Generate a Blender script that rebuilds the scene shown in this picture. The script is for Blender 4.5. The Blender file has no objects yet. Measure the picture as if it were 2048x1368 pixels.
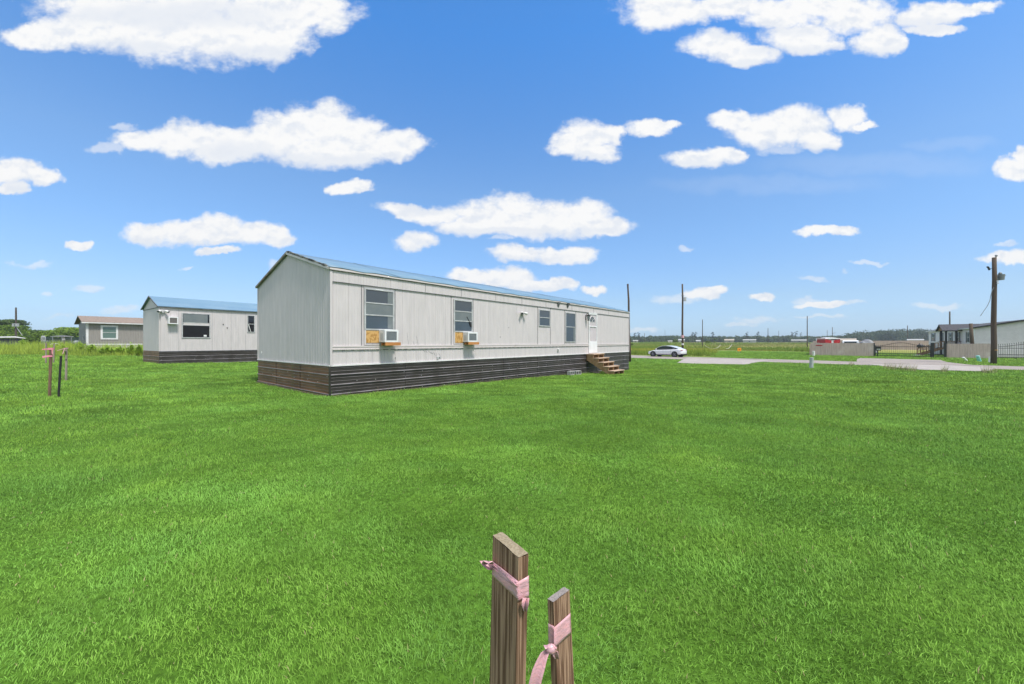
import bpy, bmesh, math, random
import numpy as np
from mathutils import Vector, Matrix
random.seed(7); RNG = np.random.default_rng(11)
SC = bpy.context.scene
COL = SC.collection
R = math.radians
# ------------------------------------------------------------------ camera
F = 762.0; CZ = 1.36
cd = bpy.data.cameras.new('camera'); cam = bpy.data.objects.new('camera', cd); COL.objects.link(cam)
cam.location = (0, 0, CZ); cam.rotation_euler = (R(90), 0, 0)
cd.sensor_width = 36; cd.lens = F / 2048 * 36; cd.clip_start = 0.05; cd.clip_end = 12000
SC.camera = cam
SC.render.resolution_x = 1024; SC.render.resolution_y = 684
# ------------------------------------------------------------------ light and sky
SUN_DIR = Vector((0.42, -0.44, 1.12)).normalized()      # towards the sun
SUN_EL = math.asin(SUN_DIR.z); SUN_ROT = math.atan2(SUN_DIR.x, SUN_DIR.y)
sd = bpy.data.lights.new('sun', 'SUN'); sd.energy = 2.85; sd.angle = R(9); sd.color = (1.0, 0.95, 0.88)
sun = bpy.data.objects.new('sun', sd); COL.objects.link(sun)
sun.rotation_euler = SUN_DIR.to_track_quat('Z', 'Y').to_euler()
SC.view_settings.view_transform = 'Standard'; SC.view_settings.look = 'None'
SC.view_settings.gamma = 1; SC.view_settings.exposure = 0.72; SC.view_settings.use_curve_mapping = False
world = bpy.data.worlds.new("World"); SC.world = world; world.use_nodes = True

class NT:
    def __init__(s, nt): s.nt = nt; s.n = nt.nodes; s.l = nt.links
    def node(s, t, **kw):
        n = s.n.new(t)
        for k, v in kw.items(): setattr(n, k, v)
        return n
    def put(s, sock, v):
        if hasattr(v, 'is_linked') or isinstance(v, bpy.types.NodeSocket): s.l.new(v, sock)
        elif v is not None: sock.default_value = v
    def math(s, op, a, b=None, c=None, clamp=False):
        n = s.node('ShaderNodeMath', operation=op); n.use_clamp = clamp
        for i, v in enumerate((a, b, c)):
            if v is not None: s.put(n.inputs[i], v)
        return n.outputs[0]
    def vm(s, op, a, b=None, c=None):
        n = s.node('ShaderNodeVectorMath', operation=op)
        for i, v in enumerate((a, b, c)):
            if v is not None: s.put(n.inputs[i], v)
        return n.outputs['Value'] if op in ('DOT_PRODUCT', 'LENGTH') else n.outputs[0]
    def noise(s, vec, scale, detail=4, rough=.55, w=None):
        n = s.node('ShaderNodeTexNoise'); s.put(n.inputs['Vector'], vec)
        n.inputs['Scale'].default_value = scale; n.inputs['Detail'].default_value = detail; n.inputs['Roughness'].default_value = rough
        return n.outputs['Fac']
    def ss(s, v, a, b, lo=0., hi=1.):
        n = s.node('ShaderNodeMapRange', interpolation_type='SMOOTHSTEP'); s.put(n.inputs[0], v)
        n.inputs[1].default_value = a; n.inputs[2].default_value = b; n.inputs[3].default_value = lo; n.inputs[4].default_value = hi
        return n.outputs[0]
    def mix(s, f, a, b):
        n = s.node('ShaderNodeMix', data_type='RGBA'); s.put(n.inputs[0], f); s.put(n.inputs[6], a); s.put(n.inputs[7], b)
        return n.outputs[2]

def c4(c): return (c[0], c[1], c[2], 1)

def build_world():
    w = NT(world.node_tree); w.n.clear()
    out = w.node('ShaderNodeOutputWorld')
    sky = w.node('ShaderNodeTexSky', sky_type='NISHITA'); sky.sun_disc = False
    sky.sun_elevation = SUN_EL; sky.sun_rotation = SUN_ROT
    sky.air_density = 1.0; sky.dust_density = 0.6; sky.ozone_density = 2.5
    geo = w.node('ShaderNodeTexCoord'); d = geo.outputs['Generated']
    sep = w.node('ShaderNodeSeparateXYZ'); w.put(sep.inputs[0], d)
    az = w.math('ARCTAN2', sep.outputs[0], sep.outputs[1]); el = w.math('ARCSINE', sep.outputs[2])
    comb = w.node('ShaderNodeCombineXYZ'); w.put(comb.inputs[0], az); w.put(comb.inputs[1], el)
    yc = w.math('MAXIMUM', sep.outputs[1], .05)
    flat = w.node('ShaderNodeCombineXYZ'); w.put(flat.inputs[0], w.math('DIVIDE', sep.outputs[0], yc)); w.put(flat.inputs[1], w.math('DIVIDE', sep.outputs[2], yc))
    p0 = flat.outputs[0]                      # flat bottomed cloud layer in front, north of the place
    # billowing: warp the cloud outlines with noise
    wn = w.node('ShaderNodeTexNoise'); w.put(wn.inputs['Vector'], p0); wn.inputs['Scale'].default_value = 9; wn.inputs['Detail'].default_value = 7; wn.inputs['Roughness'].default_value = .6
    off = w.vm('SUBTRACT', wn.outputs['Color'], (.5, .5, .5))
    p = w.vm('MULTIPLY_ADD', off, (.13, .075, 0), p0)
    def chain(blobs):
        cur = None
        for cx, cy, rx, ry in blobs:
            a = (cx - 1024) / F; e = (684 - cy) / F; ra = rx / F; re = ry / F
            v = w.vm('MULTIPLY_ADD', p, (1 / ra, 1 / re, 0), (-a / ra, -e / re, 0))
            q = w.vm('DOT_PRODUCT', v, v)
            cur = q if cur is None else w.math('MINIMUM', cur, q)
        return cur
    main = [(90,72,95,28),(200,55,125,50),(330,60,140,62),(440,70,140,62),(540,66,80,64),(570,22,150,48),(300,10,220,40),(640,5,70,22),
      (290,280,68,25),(370,275,85,33),(440,302,72,28),(560,268,75,45),(635,255,85,52),(665,300,125,36),(700,275,85,42),(795,290,60,30),(480,290,100,34),
      (30,345,66,25),(90,352,44,20),(20,378,42,12),(705,370,40,15),
      (300,470,54,24),(370,464,74,28),(440,458,64,28),(500,466,74,25),(545,470,33,22),(430,503,50,8),
      (810,420,62,16),(880,428,60,20),(1000,428,85,38),(1060,446,140,30),(1140,430,85,32),(1205,452,62,20),(960,450,95,22),
      (830,478,42,20),(1040,506,64,17),(1110,511,66,16),(1165,506,36,18),
      (940,555,50,18),(1010,555,62,24),(1070,571,74,14),(1120,570,40,14),(1190,578,30,10),
      (1178,272,55,36),(1140,286,44,24),(1185,300,58,20),(1228,270,28,22),(1300,257,48,18),(1345,250,24,9),
      (1475,244,58,22),(1540,264,85,34),(1592,250,62,38),(1632,276,46,24),(1690,232,46,24),(1725,245,28,8),(1410,314,76,22),(1462,312,36,11),
      (1330,22,90,36),(1300,5,65,22),(1460,12,74,26),(1435,92,72,32),(1490,112,58,20),(1600,76,74,32),(1560,28,84,32),(1625,92,62,20),
      (1720,28,84,42),(1755,75,58,32),(1785,90,36,18),(1860,30,64,28),(1895,18,84,18),(1950,14,50,12),(1650,10,95,24),(1880,62,50,12),
      (2040,335,38,25),(2052,312,22,22),(2015,513,55,13),(2045,508,35,15),(1655,461,60,11),
      (1525,590,25,9),(1400,590,40,12),(1422,580,30,10),(155,492,28,12),(1645,605,46,7)]
    faint = [(1365,493,20,9),(2005,483,30,8),(1695,542,14,8),(1355,602,55,14),(1615,595,30,8),(100,580,22,7),(180,576,32,10),(115,634,36,7),(550,530,24,14),(375,538,20,6),
      (240,620,62,10),(1870,613,60,7),(1530,640,56,10),(1740,524,46,5),(1620,555,40,8),(60,526,60,8),(1290,655,50,7),(1480,650,36,6),(1700,606,40,6),(1640,632,60,4),
      (210,300,50,14),(250,252,45,10),(1000,480,40,6),(1560,300,60,14)]
    cirrus = [(1540,372,260,22),(1760,330,260,30),(1900,290,120,14)]
    shade = [(340,32,210,28),(240,98,130,18),(500,112,130,18),(470,306,95,22),(640,320,150,14),(380,488,150,9),(1020,462,230,10),(850,412,80,12),(1000,520,140,9),(1020,582,130,11),(1180,314,60,10),(1580,292,100,13),(1400,328,70,9),(1420,62,210,16),(1600,106,90,14),(1740,102,90,14),(1500,128,80,10),(1860,52,100,18),(60,368,60,9),(690,325,60,10),(430,508,50,7),(840,496,30,8)]
    ps = w.vm('MULTIPLY', p0, (1, 1.5, 1))
    n1 = w.noise(ps, 11, 8, .57); n2 = w.noise(ps, 60, 5, .6)
    nn = w.math('MULTIPLY_ADD', w.math('SUBTRACT', n1, .5), 2.1, w.math('MULTIPLY', w.math('SUBTRACT', n2, .5), .42))
    dm = w.math('SUBTRACT', 1.0, chain(main)); Fm = w.math('ADD', dm, nn)
    am = w.ss(Fm, -.42, .58)
    df = w.math('SUBTRACT', .9, chain(faint)); Ff = w.math('ADD', df, w.math('MULTIPLY', nn, 1.3))
    af = w.ss(Ff, .0, .9, 0, .5)
    ac = w.ss(w.math('SUBTRACT', 1.0, chain(cirrus)), -.2, 1.0, 0, .09); alpha = w.math('MAXIMUM', w.math('MAXIMUM', am, af), ac)
    ALPHA_HOLD = alpha
    nu = w.noise(w.vm('ADD', ps, (-.006, .022, 0)), 15, 6, .6); ns = w.noise(ps, 15, 6, .6)
    relief = w.math('SUBTRACT', ns, nu)
    body = w.ss(w.math('ADD', relief, w.math('MULTIPLY', w.math('SUBTRACT', w.noise(p0, 9, 3, .5), .5), .25)), -.19, .05)
    sh = w.ss(w.math('ADD', w.math('SUBTRACT', 1.0, chain(shade)), w.math('MULTIPLY', nn, .8)), -.6, .9, 0, .8); body = w.math('MULTIPLY', body, w.math('SUBTRACT', 1.0, sh))
    cc = w.mix(body, (.82, .86, .93, 1), (1.0, .998, .995, 1))
    # unseen cumulus overhead and behind, added to brighten and whiten the light
    pb = w.vm('MULTIPLY', d, (3.2, 3.2, 4.5)); rest = w.ss(w.noise(pb, 1.1, 7, .6), .38, .50)
    msk = w.math('MAXIMUM', w.ss(w.math('ABSOLUTE', az), 1.0, 1.2), w.ss(el, .80, .95)); msk = w.math('MULTIPLY', msk, w.ss(el, .03, .10))
    rest = w.math('MULTIPLY', rest, msk)
    lum = w.vm('MULTIPLY', cc, (CLOUD, CLOUD, CLOUD))
    # grade the clear sky a little deeper
    rp = w.node('ShaderNodeValToRGB'); w.put(rp.inputs[0], w.math('DIVIDE', el, 1.0)); cr = rp.color_ramp; cr.interpolation = 'B_SPLINE' if False else 'LINEAR'
    for i, (pos, c_) in enumerate(SKY_GRADE):
        e_ = cr.elements[i] if i < 2 else cr.elements.new(pos)
        e_.position = pos; e_.color = (c_[0] / 3, c_[1] / 3, c_[2] / 3, 1)
    hs = w.node('ShaderNodeHueSaturation'); w.put(hs.inputs['Color'], sky.outputs[0]); hs.inputs['Saturation'].default_value = SKY_SAT; hs.inputs['Value'].default_value = 1
    hs.inputs['Hue'].default_value = .5
    tint = w.vm('MULTIPLY', w.vm('MULTIPLY', hs.outputs[0], rp.outputs[0]), (3 * SKY_VAL, 3 * SKY_VAL, 3 * SKY_VAL))
    alpha = w.math('MAXIMUM', w.math('MULTIPLY', alpha, w.ss(sep.outputs[1], .05, .2)), rest)
    fin = w.mix(alpha, tint, lum)
    bg = w.node('ShaderNodeBackground'); w.put(bg.inputs[0], fin); bg.inputs[1].default_value = .12
    w.l.new(bg.outputs[0], out.inputs[0])
    world.cycles.sampling_method = 'MANUAL'; world.cycles.sample_map_resolution = 512
CLOUD = 4.98; SKY_SAT = 1.0; SKY_VAL = .72; SKY_GRADE = [(.0, (.66, .94, 1.55)), (.05, (.74, .95, 1.32)), (.10, (.84, .98, 1.18)), (.24, (.90, 1.16, 1.38)), (.36, (.98, 1.28, 1.48)), (.68, (.56, 1.32, 1.90)), (1.0, (.54, 1.25, 1.78))]
build_world()

# ------------------------------------------------------------------ helpers
def tag(o, label=None, cat=None, group=None, kind=None):
    if label: o['label'] = label
    if cat: o['category'] = cat
    if group: o['group'] = group
    if kind: o['kind'] = kind
    return o
def empty(name, loc, rz=0, label=None, cat=None, group=None):
    o = bpy.data.objects.new(name, None); COL.objects.link(o); o.location = loc; o.rotation_euler = (0, 0, rz)
    o.empty_display_size = .2
    return tag(o, label, cat, group)
class MB:
    def __init__(s): s.v = []; s.f = []; s.m = []; s.cur = 0
    def add(s, vs, fs):
        k = len(s.v); s.v += [tuple(v) for v in vs]; s.f += [tuple(i + k for i in f) for f in fs]; s.m += [s.cur] * (len(s.f) - len(s.m)); return s
    def box(s, x0, y0, z0, x1, y1, z1, M=None):
        vs = [Vector((x, y, z)) for z in (z0, z1) for y in (y0, y1) for x in (x0, x1)]
        if M: vs = [M @ v for v in vs]
        return s.add(vs, [(0, 2, 3, 1), (4, 5, 7, 6), (0, 1, 5, 4), (2, 6, 7, 3), (0, 4, 6, 2), (1, 3, 7, 5)])
    def use(s, i): s.cur = i; return s
    def quad(s, a, b, c, d): return s.add([a, b, c, d], [(0, 1, 2, 3)])
    def bar(s, p0, p1, w, h=None):
        h = h or w; p0 = Vector(p0); p1 = Vector(p1); d = (p1 - p0); L = d.length
        q = d.to_track_quat('Z', 'Y').to_matrix().to_4x4(); M = Matrix.Translation(p0) @ q
        return s.box(-w / 2, -h / 2, 0, w / 2, h / 2, L, M)
    def tube(s, pts, rs, n=10, cap=True):
        pts = [Vector(p) for p in pts]
        if not hasattr(rs, '__len__'): rs = [rs] * len(pts)
        rings = []
        for i, p in enumerate(pts):
            t = (pts[min(i + 1, len(pts) - 1)] - pts[max(i - 1, 0)]).normalized()
            a = t.cross(Vector((0, 0, 1)));
            if a.length < .05: a = Vector((1, 0, 0)) - t * t.x
            a.normalize(); b = t.cross(a)
            rings.append([p + (a * math.cos(2 * math.pi * k / n) + b * math.sin(2 * math.pi * k / n)) * rs[i] for k in range(n)])
        vs = [v for r in rings for v in r]; fs = []
        for i in range(len(rings) - 1):
            for k in range(n): fs.append((i * n + k, i * n + (k + 1) % n, (i + 1) * n + (k + 1) % n, (i + 1) * n + k))
        if cap: fs.append(tuple(range(n - 1, -1, -1))); fs.append(tuple((len(rings) - 1) * n + k for k in range(n)))
        return s.add(vs, fs)
    def prism(s, prof, a, b, fn):
        """prof: closed 2-d outline, swept from a to b; fn(u,v,t) -> point"""
        n = len(prof); vs = [fn(u, v, a) for u, v in prof] + [fn(u, v, b) for u, v in prof]
        fs = [tuple(range(n))[::-1], tuple(range(n, 2 * n))] + [(i, (i + 1) % n, n + (i + 1) % n, n + i) for i in range(n)]
        return s.add(vs, fs)
    def strip(s, A, B):
        n = len(A); return s.add(list(A) + list(B), [(i, i + 1, n + i + 1, n + i) for i in range(n - 1)])
    def ball(s, c, r, n=10, m=7, sc=(1, 1, 1)):
        vs = []; fs = []
        for i in range(m + 1):
            th = math.pi * i / m
            for k in range(n):
                ph = 2 * math.pi * k / n; vs.append((c[0] + r * sc[0] * math.sin(th) * math.cos(ph), c[1] + r * sc[1] * math.sin(th) * math.sin(ph), c[2] + r * sc[2] * math.cos(th)))
        for i in range(m):
            for k in range(n): fs.append((i * n + k, (i + 1) * n + k, (i + 1) * n + (k + 1) % n, i * n + (k + 1) % n))
        return s.add(vs, fs)
    def build(s, name, mat, parent=None, smooth=False, bevel=0, fix=True):
        me = bpy.data.meshes.new(name); me.from_pydata(s.v, [], s.f)
        for q in (mat if isinstance(mat, list) else [mat]): me.materials.append(q)
        if isinstance(mat, list): me.polygons.foreach_set('material_index', s.m)
        if fix:
            bm = bmesh.new(); bm.from_mesh(me); bmesh.ops.remove_doubles(bm, verts=bm.verts, dist=1e-5)
            bmesh.ops.recalc_face_normals(bm, faces=bm.faces); bm.to_mesh(me); bm.free()
        if smooth: me.polygons.foreach_set('use_smooth', [True] * len(me.polygons))
        o = bpy.data.objects.new(name, me); COL.objects.link(o)
        if parent: o.parent = parent
        if bevel:
            b = o.modifiers.new('bevel', 'BEVEL'); b.width = bevel; b.segments = 2; b.limit_method = 'ANGLE'
        return o
def copy_tree(o, parent=None):
    c = o.copy(); COL.objects.link(c); c.parent = parent
    for ch in list(o.children): copy_tree(ch, c)
    return c
def npmesh(name, V, Fc, mat, col=None, k=3, smooth=False):
    me = bpy.data.meshes.new(name); nv = len(V); nf = len(Fc)
    me.vertices.add(nv); me.vertices.foreach_set('co', np.ascontiguousarray(V, dtype=np.float32).ravel())
    me.loops.add(nf * k); me.loops.foreach_set('vertex_index', np.ascontiguousarray(Fc, dtype=np.int32).ravel())
    me.polygons.add(nf); me.polygons.foreach_set('loop_start', np.arange(0, nf * k, k, dtype=np.int32))
    try: me.polygons.foreach_set('loop_total', np.full(nf, k, dtype=np.int32))
    except Exception: pass
    me.update(calc_edges=True)
    if col is not None:
        at = me.color_attributes.new('Col', 'FLOAT_COLOR', 'POINT')
        c = np.ones((nv, 4), dtype=np.float32); c[:, :3] = col; at.data.foreach_set('color', c.ravel())
    me.materials.append(mat)
    if smooth: me.polygons.foreach_set('use_smooth', np.ones(nf, dtype=bool))
    o = bpy.data.objects.new(name, me); COL.objects.link(o); return o

# value noise
_T = np.random.default_rng(5).random((256, 256))
def vn(x, y):
    xi = np.floor(x).astype(int); yi = np.floor(y).astype(int); fx = x - xi; fy = y - yi
    fx = fx * fx * (3 - 2 * fx); fy = fy * fy * (3 - 2 * fy)
    g = lambda a, b: _T[a % 256, b % 256]
    return (g(xi, yi) * (1 - fx) + g(xi + 1, yi) * fx) * (1 - fy) + (g(xi, yi + 1) * (1 - fx) + g(xi + 1, yi + 1) * fx) * fy
def fbm(x, y, o=3):
    r = 0; a = .5; t = 0
    for i in range(o): r = r + a * vn(x * 2 ** i + 17 * i, y * 2 ** i + 31 * i); t += a; a *= .5
    return r / t
def sst(v, a, b): t = np.clip((v - a) / (b - a), 0, 1); return t * t * (3 - 2 * t)
ZR = -.58
def gz(x, y):
    x = np.asarray(x, float); y = np.asarray(y, float); s = .64 * x + .768 * y
    z = ZR * sst(s, 2, 37) + .01 * np.clip(-x - 6, 0, 40)
    amp = 1 - sst(s, 30, 36)
    z = z + amp * (.05 * (fbm(x * .45, y * .6, 3) - .5) + .02 * (fbm(x * 2.1 + 9, y * 2.6, 2) - .5))
    z = z + 1.35 * sst(s, 112, 230)
    # the field beyond the road lies in low swells
    z = z + .5 * sst(s, 75, 160) * (fbm(x * .02, y * .03, 2) - .5)
    return z
def gzf(x, y): return float(gz(x, y))
def G(px, py, z=ZR):
    k = (CZ - z) * F / (py - 684.0); return Vector(((px - 1024) / F * k, k, z))
def onground(px, py):
    k = 2.0
    z = 0
    for i in range(30):
        z = gzf((px - 1024) / F * k, k); k = (CZ - z) * F / (py - 684.0)
    return Vector(((px - 1024) / F * k, k, gzf((px - 1024) / F * k, k)))
def at(px, py, d): return Vector(((px - 1024) / F * d, d, CZ + (684 - py) / F * d))

# ------------------------------------------------------------------ materials
def pm(name, c1, c2=None, rough=.6, metal=0, scale=6, stretch=(1, 1, 1), detail=5, lo=.35, hi=.65, bump=0, bscale=None, spec=.5, c3=None, s3=1.2, lo3=.55, hi3=.75, coat=0, rvar=0):
    m = bpy.data.materials.new(name); m.use_nodes = True; t = NT(m.node_tree); t.n.clear()
    out = t.node('ShaderNodeOutputMaterial'); b = t.node('ShaderNodeBsdfPrincipled'); t.l.new(b.outputs[0], out.inputs[0])
    tc = t.node('ShaderNodeTexCoord').outputs['Object']
    v = t.vm('MULTIPLY', tc, stretch)
    col = c4(c1); nf = None
    if c2 is not None:
        nf = t.noise(v, scale, detail, .6); col = t.mix(t.ss(nf, lo, hi), c4(c1), c4(c2))
    if c3 is not None:
        n3 = t.noise(tc, s3, 5, .65); col = t.mix(t.ss(n3, lo3, hi3), col, c4(c3))
    t.put(b.inputs['Base Color'], col)
    b.inputs['Roughness'].default_value = rough; b.inputs['Metallic'].default_value = metal; b.inputs['Specular IOR Level'].default_value = spec
    if rvar:
        t.put(b.inputs['Roughness'], t.ss(t.noise(tc, 3, 4), .3, .7, rough - rvar, rough + rvar))
    if coat: b.inputs['Coat Weight'].default_value = coat; b.inputs['Coat Roughness'].default_value = .05
    if bump:
        bn = t.node('ShaderNodeBump'); bn.inputs['Strength'].default_value = 1; bn.inputs['Distance'].default_value = bump
        t.put(bn.inputs['Height'], t.noise(v, bscale or scale, 4, .6)); t.put(b.inputs['Normal'], bn.outputs[0])
    return m
def leafmat(name, trans=.35, rough=.55, spec=.25, up=0):
    m = bpy.data.materials.new(name); m.use_nodes = True; t = NT(m.node_tree); t.n.clear()
    out = t.node('ShaderNodeOutputMaterial'); a = t.node('ShaderNodeAttribute', attribute_name='Col')
    b = t.node('ShaderNodeBsdfPrincipled'); t.put(b.inputs['Base Color'], a.outputs['Color']); b.inputs['Roughness'].default_value = rough; b.inputs['Specular IOR Level'].default_value = spec
    nrm = None
    if up:
        ge = t.node('ShaderNodeNewGeometry'); nrm = t.vm('NORMALIZE', t.vm('ADD', ge.outputs['Normal'], (0, 0, up))); t.put(b.inputs['Normal'], nrm)
    tr = t.node('ShaderNodeBsdfTranslucent'); t.put(tr.inputs['Color'], t.vm('MULTIPLY', a.outputs['Color'], (1.15, 1.2, .7)))
    mx = t.node('ShaderNodeMixShader'); mx.inputs[0].default_value = trans
    t.l.new(b.outputs[0], mx.inputs[1]); t.l.new(tr.outputs[0], mx.inputs[2]); t.l.new(mx.outputs[0], out.inputs[0]); return m
def glassmat(name, tint=(.03, .04, .05), alpha=0., rough=.03):
    m = bpy.data.materials.new(name); m.use_nodes = True; t = NT(m.node_tree); t.n.clear()
    out = t.node('ShaderNodeOutputMaterial'); b = t.node('ShaderNodeBsdfPrincipled'); b.inputs['Base Color'].default_value = c4(tint)
    b.inputs['Roughness'].default_value = rough; b.inputs['IOR'].default_value = 1.5; b.inputs['Specular IOR Level'].default_value = .8
    tc = t.node('ShaderNodeTexCoord').outputs['Object']
    bn = t.node('ShaderNodeBump'); bn.inputs['Distance'].default_value = .004; t.put(bn.inputs['Height'], t.noise(tc, 1.6, 2)); t.put(b.inputs['Normal'], bn.outputs[0])
    if alpha:
        tr = t.node('ShaderNodeBsdfTransparent'); mx = t.node('ShaderNodeMixShader'); mx.inputs[0].default_value = 1 - alpha
        t.l.new(tr.outputs[0], mx.inputs[1]); t.l.new(b.outputs[0], mx.inputs[2]); t.l.new(mx.outputs[0], out.inputs[0])
    else: t.l.new(b.outputs[0], out.inputs[0])
    return m
M = {}
M['siding'] = pm('siding_paint', (.53, .495, .505), (.60, .555, .565), rough=.45, scale=2.2, stretch=(3, 3, .5), lo=.3, hi=.7, c3=(.49, .455, .46), s3=.9, lo3=.6, hi3=.85, bump=.007, bscale=1.1)
M['siding_end'] = M['siding']
M['trim'] = pm('trim_paint', (.60, .55, .55), (.48, .44, .42), rough=.5, scale=3, lo=.5, hi=.8)
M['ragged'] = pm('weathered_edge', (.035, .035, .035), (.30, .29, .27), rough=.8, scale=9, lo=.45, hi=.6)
M['rakebrown'] = pm('rusty_rake', (.30, .27, .24), (.14, .08, .04), rough=.7, scale=4, lo=.4, hi=.7)
M['roof'] = pm('blue_roof', (.12, .222, .32), (.15, .258, .355), rough=.5, scale=.8, stretch=(.6, 2, 2), lo=.3, hi=.7, c3=(.20, .295, .37), s3=.7, lo3=.5, hi3=.8, bump=.008, bscale=.9)
M['skirt'] = pm('black_metal_skirting', (.026, .023, .022), (.045, .038, .035), rough=.38, scale=1.6, stretch=(.5, 1, 2), lo=.35, hi=.7, c3=(.05, .045, .05), s3=.7, lo3=.62, hi3=.8, spec=.5, rvar=.08)
M['skirt_rib_highlight'] = pm('rib_sky_highlight', (.34, .31, .34), (.17, .145, .15), rough=.5, scale=2.5, lo=.4, hi=.7)  # sky highlight on the major rib crests, painted as pale strips
M['skirt_minor_highlight'] = pm('minor_rib_highlight', (.26, .235, .25), (.13, .11, .105), rough=.5, scale=2.5)  # fainter sky highlight painted along the minor ribs
M['skirt_end'] = pm('end_skirting_light_tint', (.14, .062, .032), (.22, .10, .050), rough=.5, scale=1.8, stretch=(.7, .7, 3), lo=.35, hi=.65, c3=(.24, .13, .07), s3=1.3, lo3=.6, hi3=.75)  # browner copy of the skirting, the end walls' different light put into its colour
M['glass'] = glassmat('window_glass', (.045, .062, .08))
M['glass_dark'] = glassmat('dark_glass', (.014, .013, .015))
M['glass_green'] = glassmat('curtained_glass', (.13, .20, .18))
M['glass_clear'] = glassmat('storm_door_glass', (.04, .05, .05), alpha=.93)
M['screen'] = pm('insect_screen', (.14, .165, .18), (.17, .19, .20), rough=.5, scale=3)
M['shedwhite'] = pm('shed_white', (.40, .41, .41), (.33, .33, .33), rough=.6)
M['white'] = pm('white_paint', (.72, .72, .73), (.62, .62, .62), rough=.4, scale=4)
M['alu'] = pm('aluminium_frame', (.55, .56, .57), (.42, .42, .43), rough=.4, metal=.2, scale=5)
M['plastic'] = pm('white_plastic', (.78, .79, .82), (.70, .70, .72), rough=.35, scale=3)
M['grille'] = pm('grey_grille', (.27, .29, .32), (.22, .24, .26), rough=.5, scale=60, stretch=(.1, .1, 1))
M['ply'] = pm('plywood', (.60, .36, .13), (.42, .22, .06), rough=.7, scale=9, stretch=(2.2, 1, 1.2), detail=2, lo=.47, hi=.55)
M['lumber'] = pm('orange_lumber', (.55, .25, .08), (.42, .17, .05), rough=.7, scale=6, stretch=(.6, 3, 3))
M['stairwood'] = pm('stair_wood', (.40, .25, .13), (.29, .17, .08), rough=.75, scale=7, stretch=(1, 1, 2.5), c3=(.45, .31, .19), s3=3)
M['tread'] = pm('tread_wood', (.50, .37, .28), (.42, .30, .21), rough=.8, scale=8, stretch=(.5, 4, 1))
M['deckwood'] = pm('deck_wood', (.28, .16, .08), (.20, .11, .05), rough=.8, scale=3)
M['pole'] = pm('pole_wood', (.095, .066, .045), (.060, .042, .030), rough=.9, scale=5, stretch=(3, 3, .12), lo=.35, hi=.65, bump=.006)
M['polefar'] = pm('far_pole_wood', (.10, .085, .07), (.06, .05, .04), rough=.9, scale=2, stretch=(3, 3, .25))
M['fence'] = pm('weathered_fence', (.62, .475, .455), (.48, .355, .335), rough=.9, scale=2.0, stretch=(4, 4, .4), lo=.3, hi=.7, c3=(.66, .53, .52), s3=.5)
M['black'] = pm('black_paint', (.012, .012, .013), (.022, .02, .02), rough=.45, scale=5)
M['blackmatte'] = pm('black_matte', (.02, .02, .022), rough=.8)
M['grey'] = pm('grey_metal', (.22, .24, .25), (.16, .18, .19), rough=.5, metal=.3, scale=4)
M['lightgrey'] = pm('light_grey_metal', (.42, .44, .46), (.32, .33, .34), rough=.5, scale=4)
M['pvc'] = pm('grey_pvc', (.42, .46, .45), (.34, .37, .36), rough=.55, scale=6)
M['concrete'] = pm('cinder_concrete', (.42, .42, .42), (.32, .32, .31), rough=.9, scale=14)
M['whitesiding'] = pm('white_lap_siding', (.74, .68, .71), (.68, .62, .65), rough=.5, scale=2)
M['shingle'] = pm('charcoal_shingles', (.045, .045, .055), (.075, .075, .085), rough=.9, scale=9)
M['brownshingle'] = pm('brown_shingles', (.27, .205, .165), (.19, .15, .125), rough=.95, scale=5, stretch=(1, 1, 3), c3=(.26, .21, .17), s3=1)
M['taupe'] = pm('taupe_siding', (.285, .265, .245), (.255, .238, .222), rough=.6, scale=3, stretch=(3, 3, .4))
M['taupedark'] = pm('grey_siding', (.22, .225, .235), (.18, .185, .19), rough=.6, scale=3)
M['red'] = pm('red_paint', (.45, .012, .018), (.36, .01, .014), rough=.5, scale=3)
M['orange'] = pm('orange_sign_paint', (.85, .30, .01), rough=.5)
M['pinkish'] = pm('pink_faded_ribbon', (.68, .36, .39), (.56, .34, .39), rough=.3, scale=60, stretch=(1, 1, 3), spec=.5, bump=.0016, bscale=90)
M['pink'] = pm('pink_ribbon', (.80, .22, .32), (.72, .30, .38), rough=.45, scale=20)
M['palewood'] = pm('pale_stake_wood', (.32, .27, .23), (.22, .18, .15), rough=.9, scale=9, stretch=(3, 3, .3))
M['brownwood'] = pm('brown_stake_wood', (.20, .125, .08), (.12, .07, .045), rough=.9, scale=8, stretch=(3, 3, .3))
M['bark'] = pm('bark', (.10, .075, .055), (.05, .04, .03), rough=.95, scale=4, stretch=(2, 2, .4))
M['rubber'] = pm('tyre_rubber', (.02, .02, .02), (.03, .03, .03), rough=.85, scale=10)
M['carwhite'] = pm('white_car_paint', (.74, .76, .80), rough=.25, coat=.7)
M['carglass'] = glassmat('car_glass', (.02, .035, .045))
M['rim'] = pm('dark_wheel_rim', (.05, .055, .08), (.09, .09, .12), rough=.35, metal=.6, scale=8)
M['taillight'] = pm('red_lamp_lens', (.30, .01, .01), rough=.2)
M['tarp'] = pm('grey_tarp', (.17, .18, .20), (.25, .26, .28), rough=.6, scale=1.5, bump=.08)
M['darknet'] = pm('dark_green_netting', (.012, .03, .022), (.02, .045, .03), rough=.9, scale=3)
M['darkblue'] = pm('dark_slate_panel', (.05, .055, .075), (.035, .04, .055), rough=.6, scale=2)
M['rope'] = pm('white_hose', (.62, .60, .55), rough=.6)
M['teal'] = pm('teal_marker', (.16, .50, .47), (.30, .60, .58), rough=.4, scale=4)
M['trash'] = pm('tan_scrap', (.45, .40, .34), (.30, .25, .2), rough=.8, scale=8)
M['vent'] = pm('vent_metal', (.16, .17, .19), (.08, .08, .09), rough=.6, scale=5)
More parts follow.
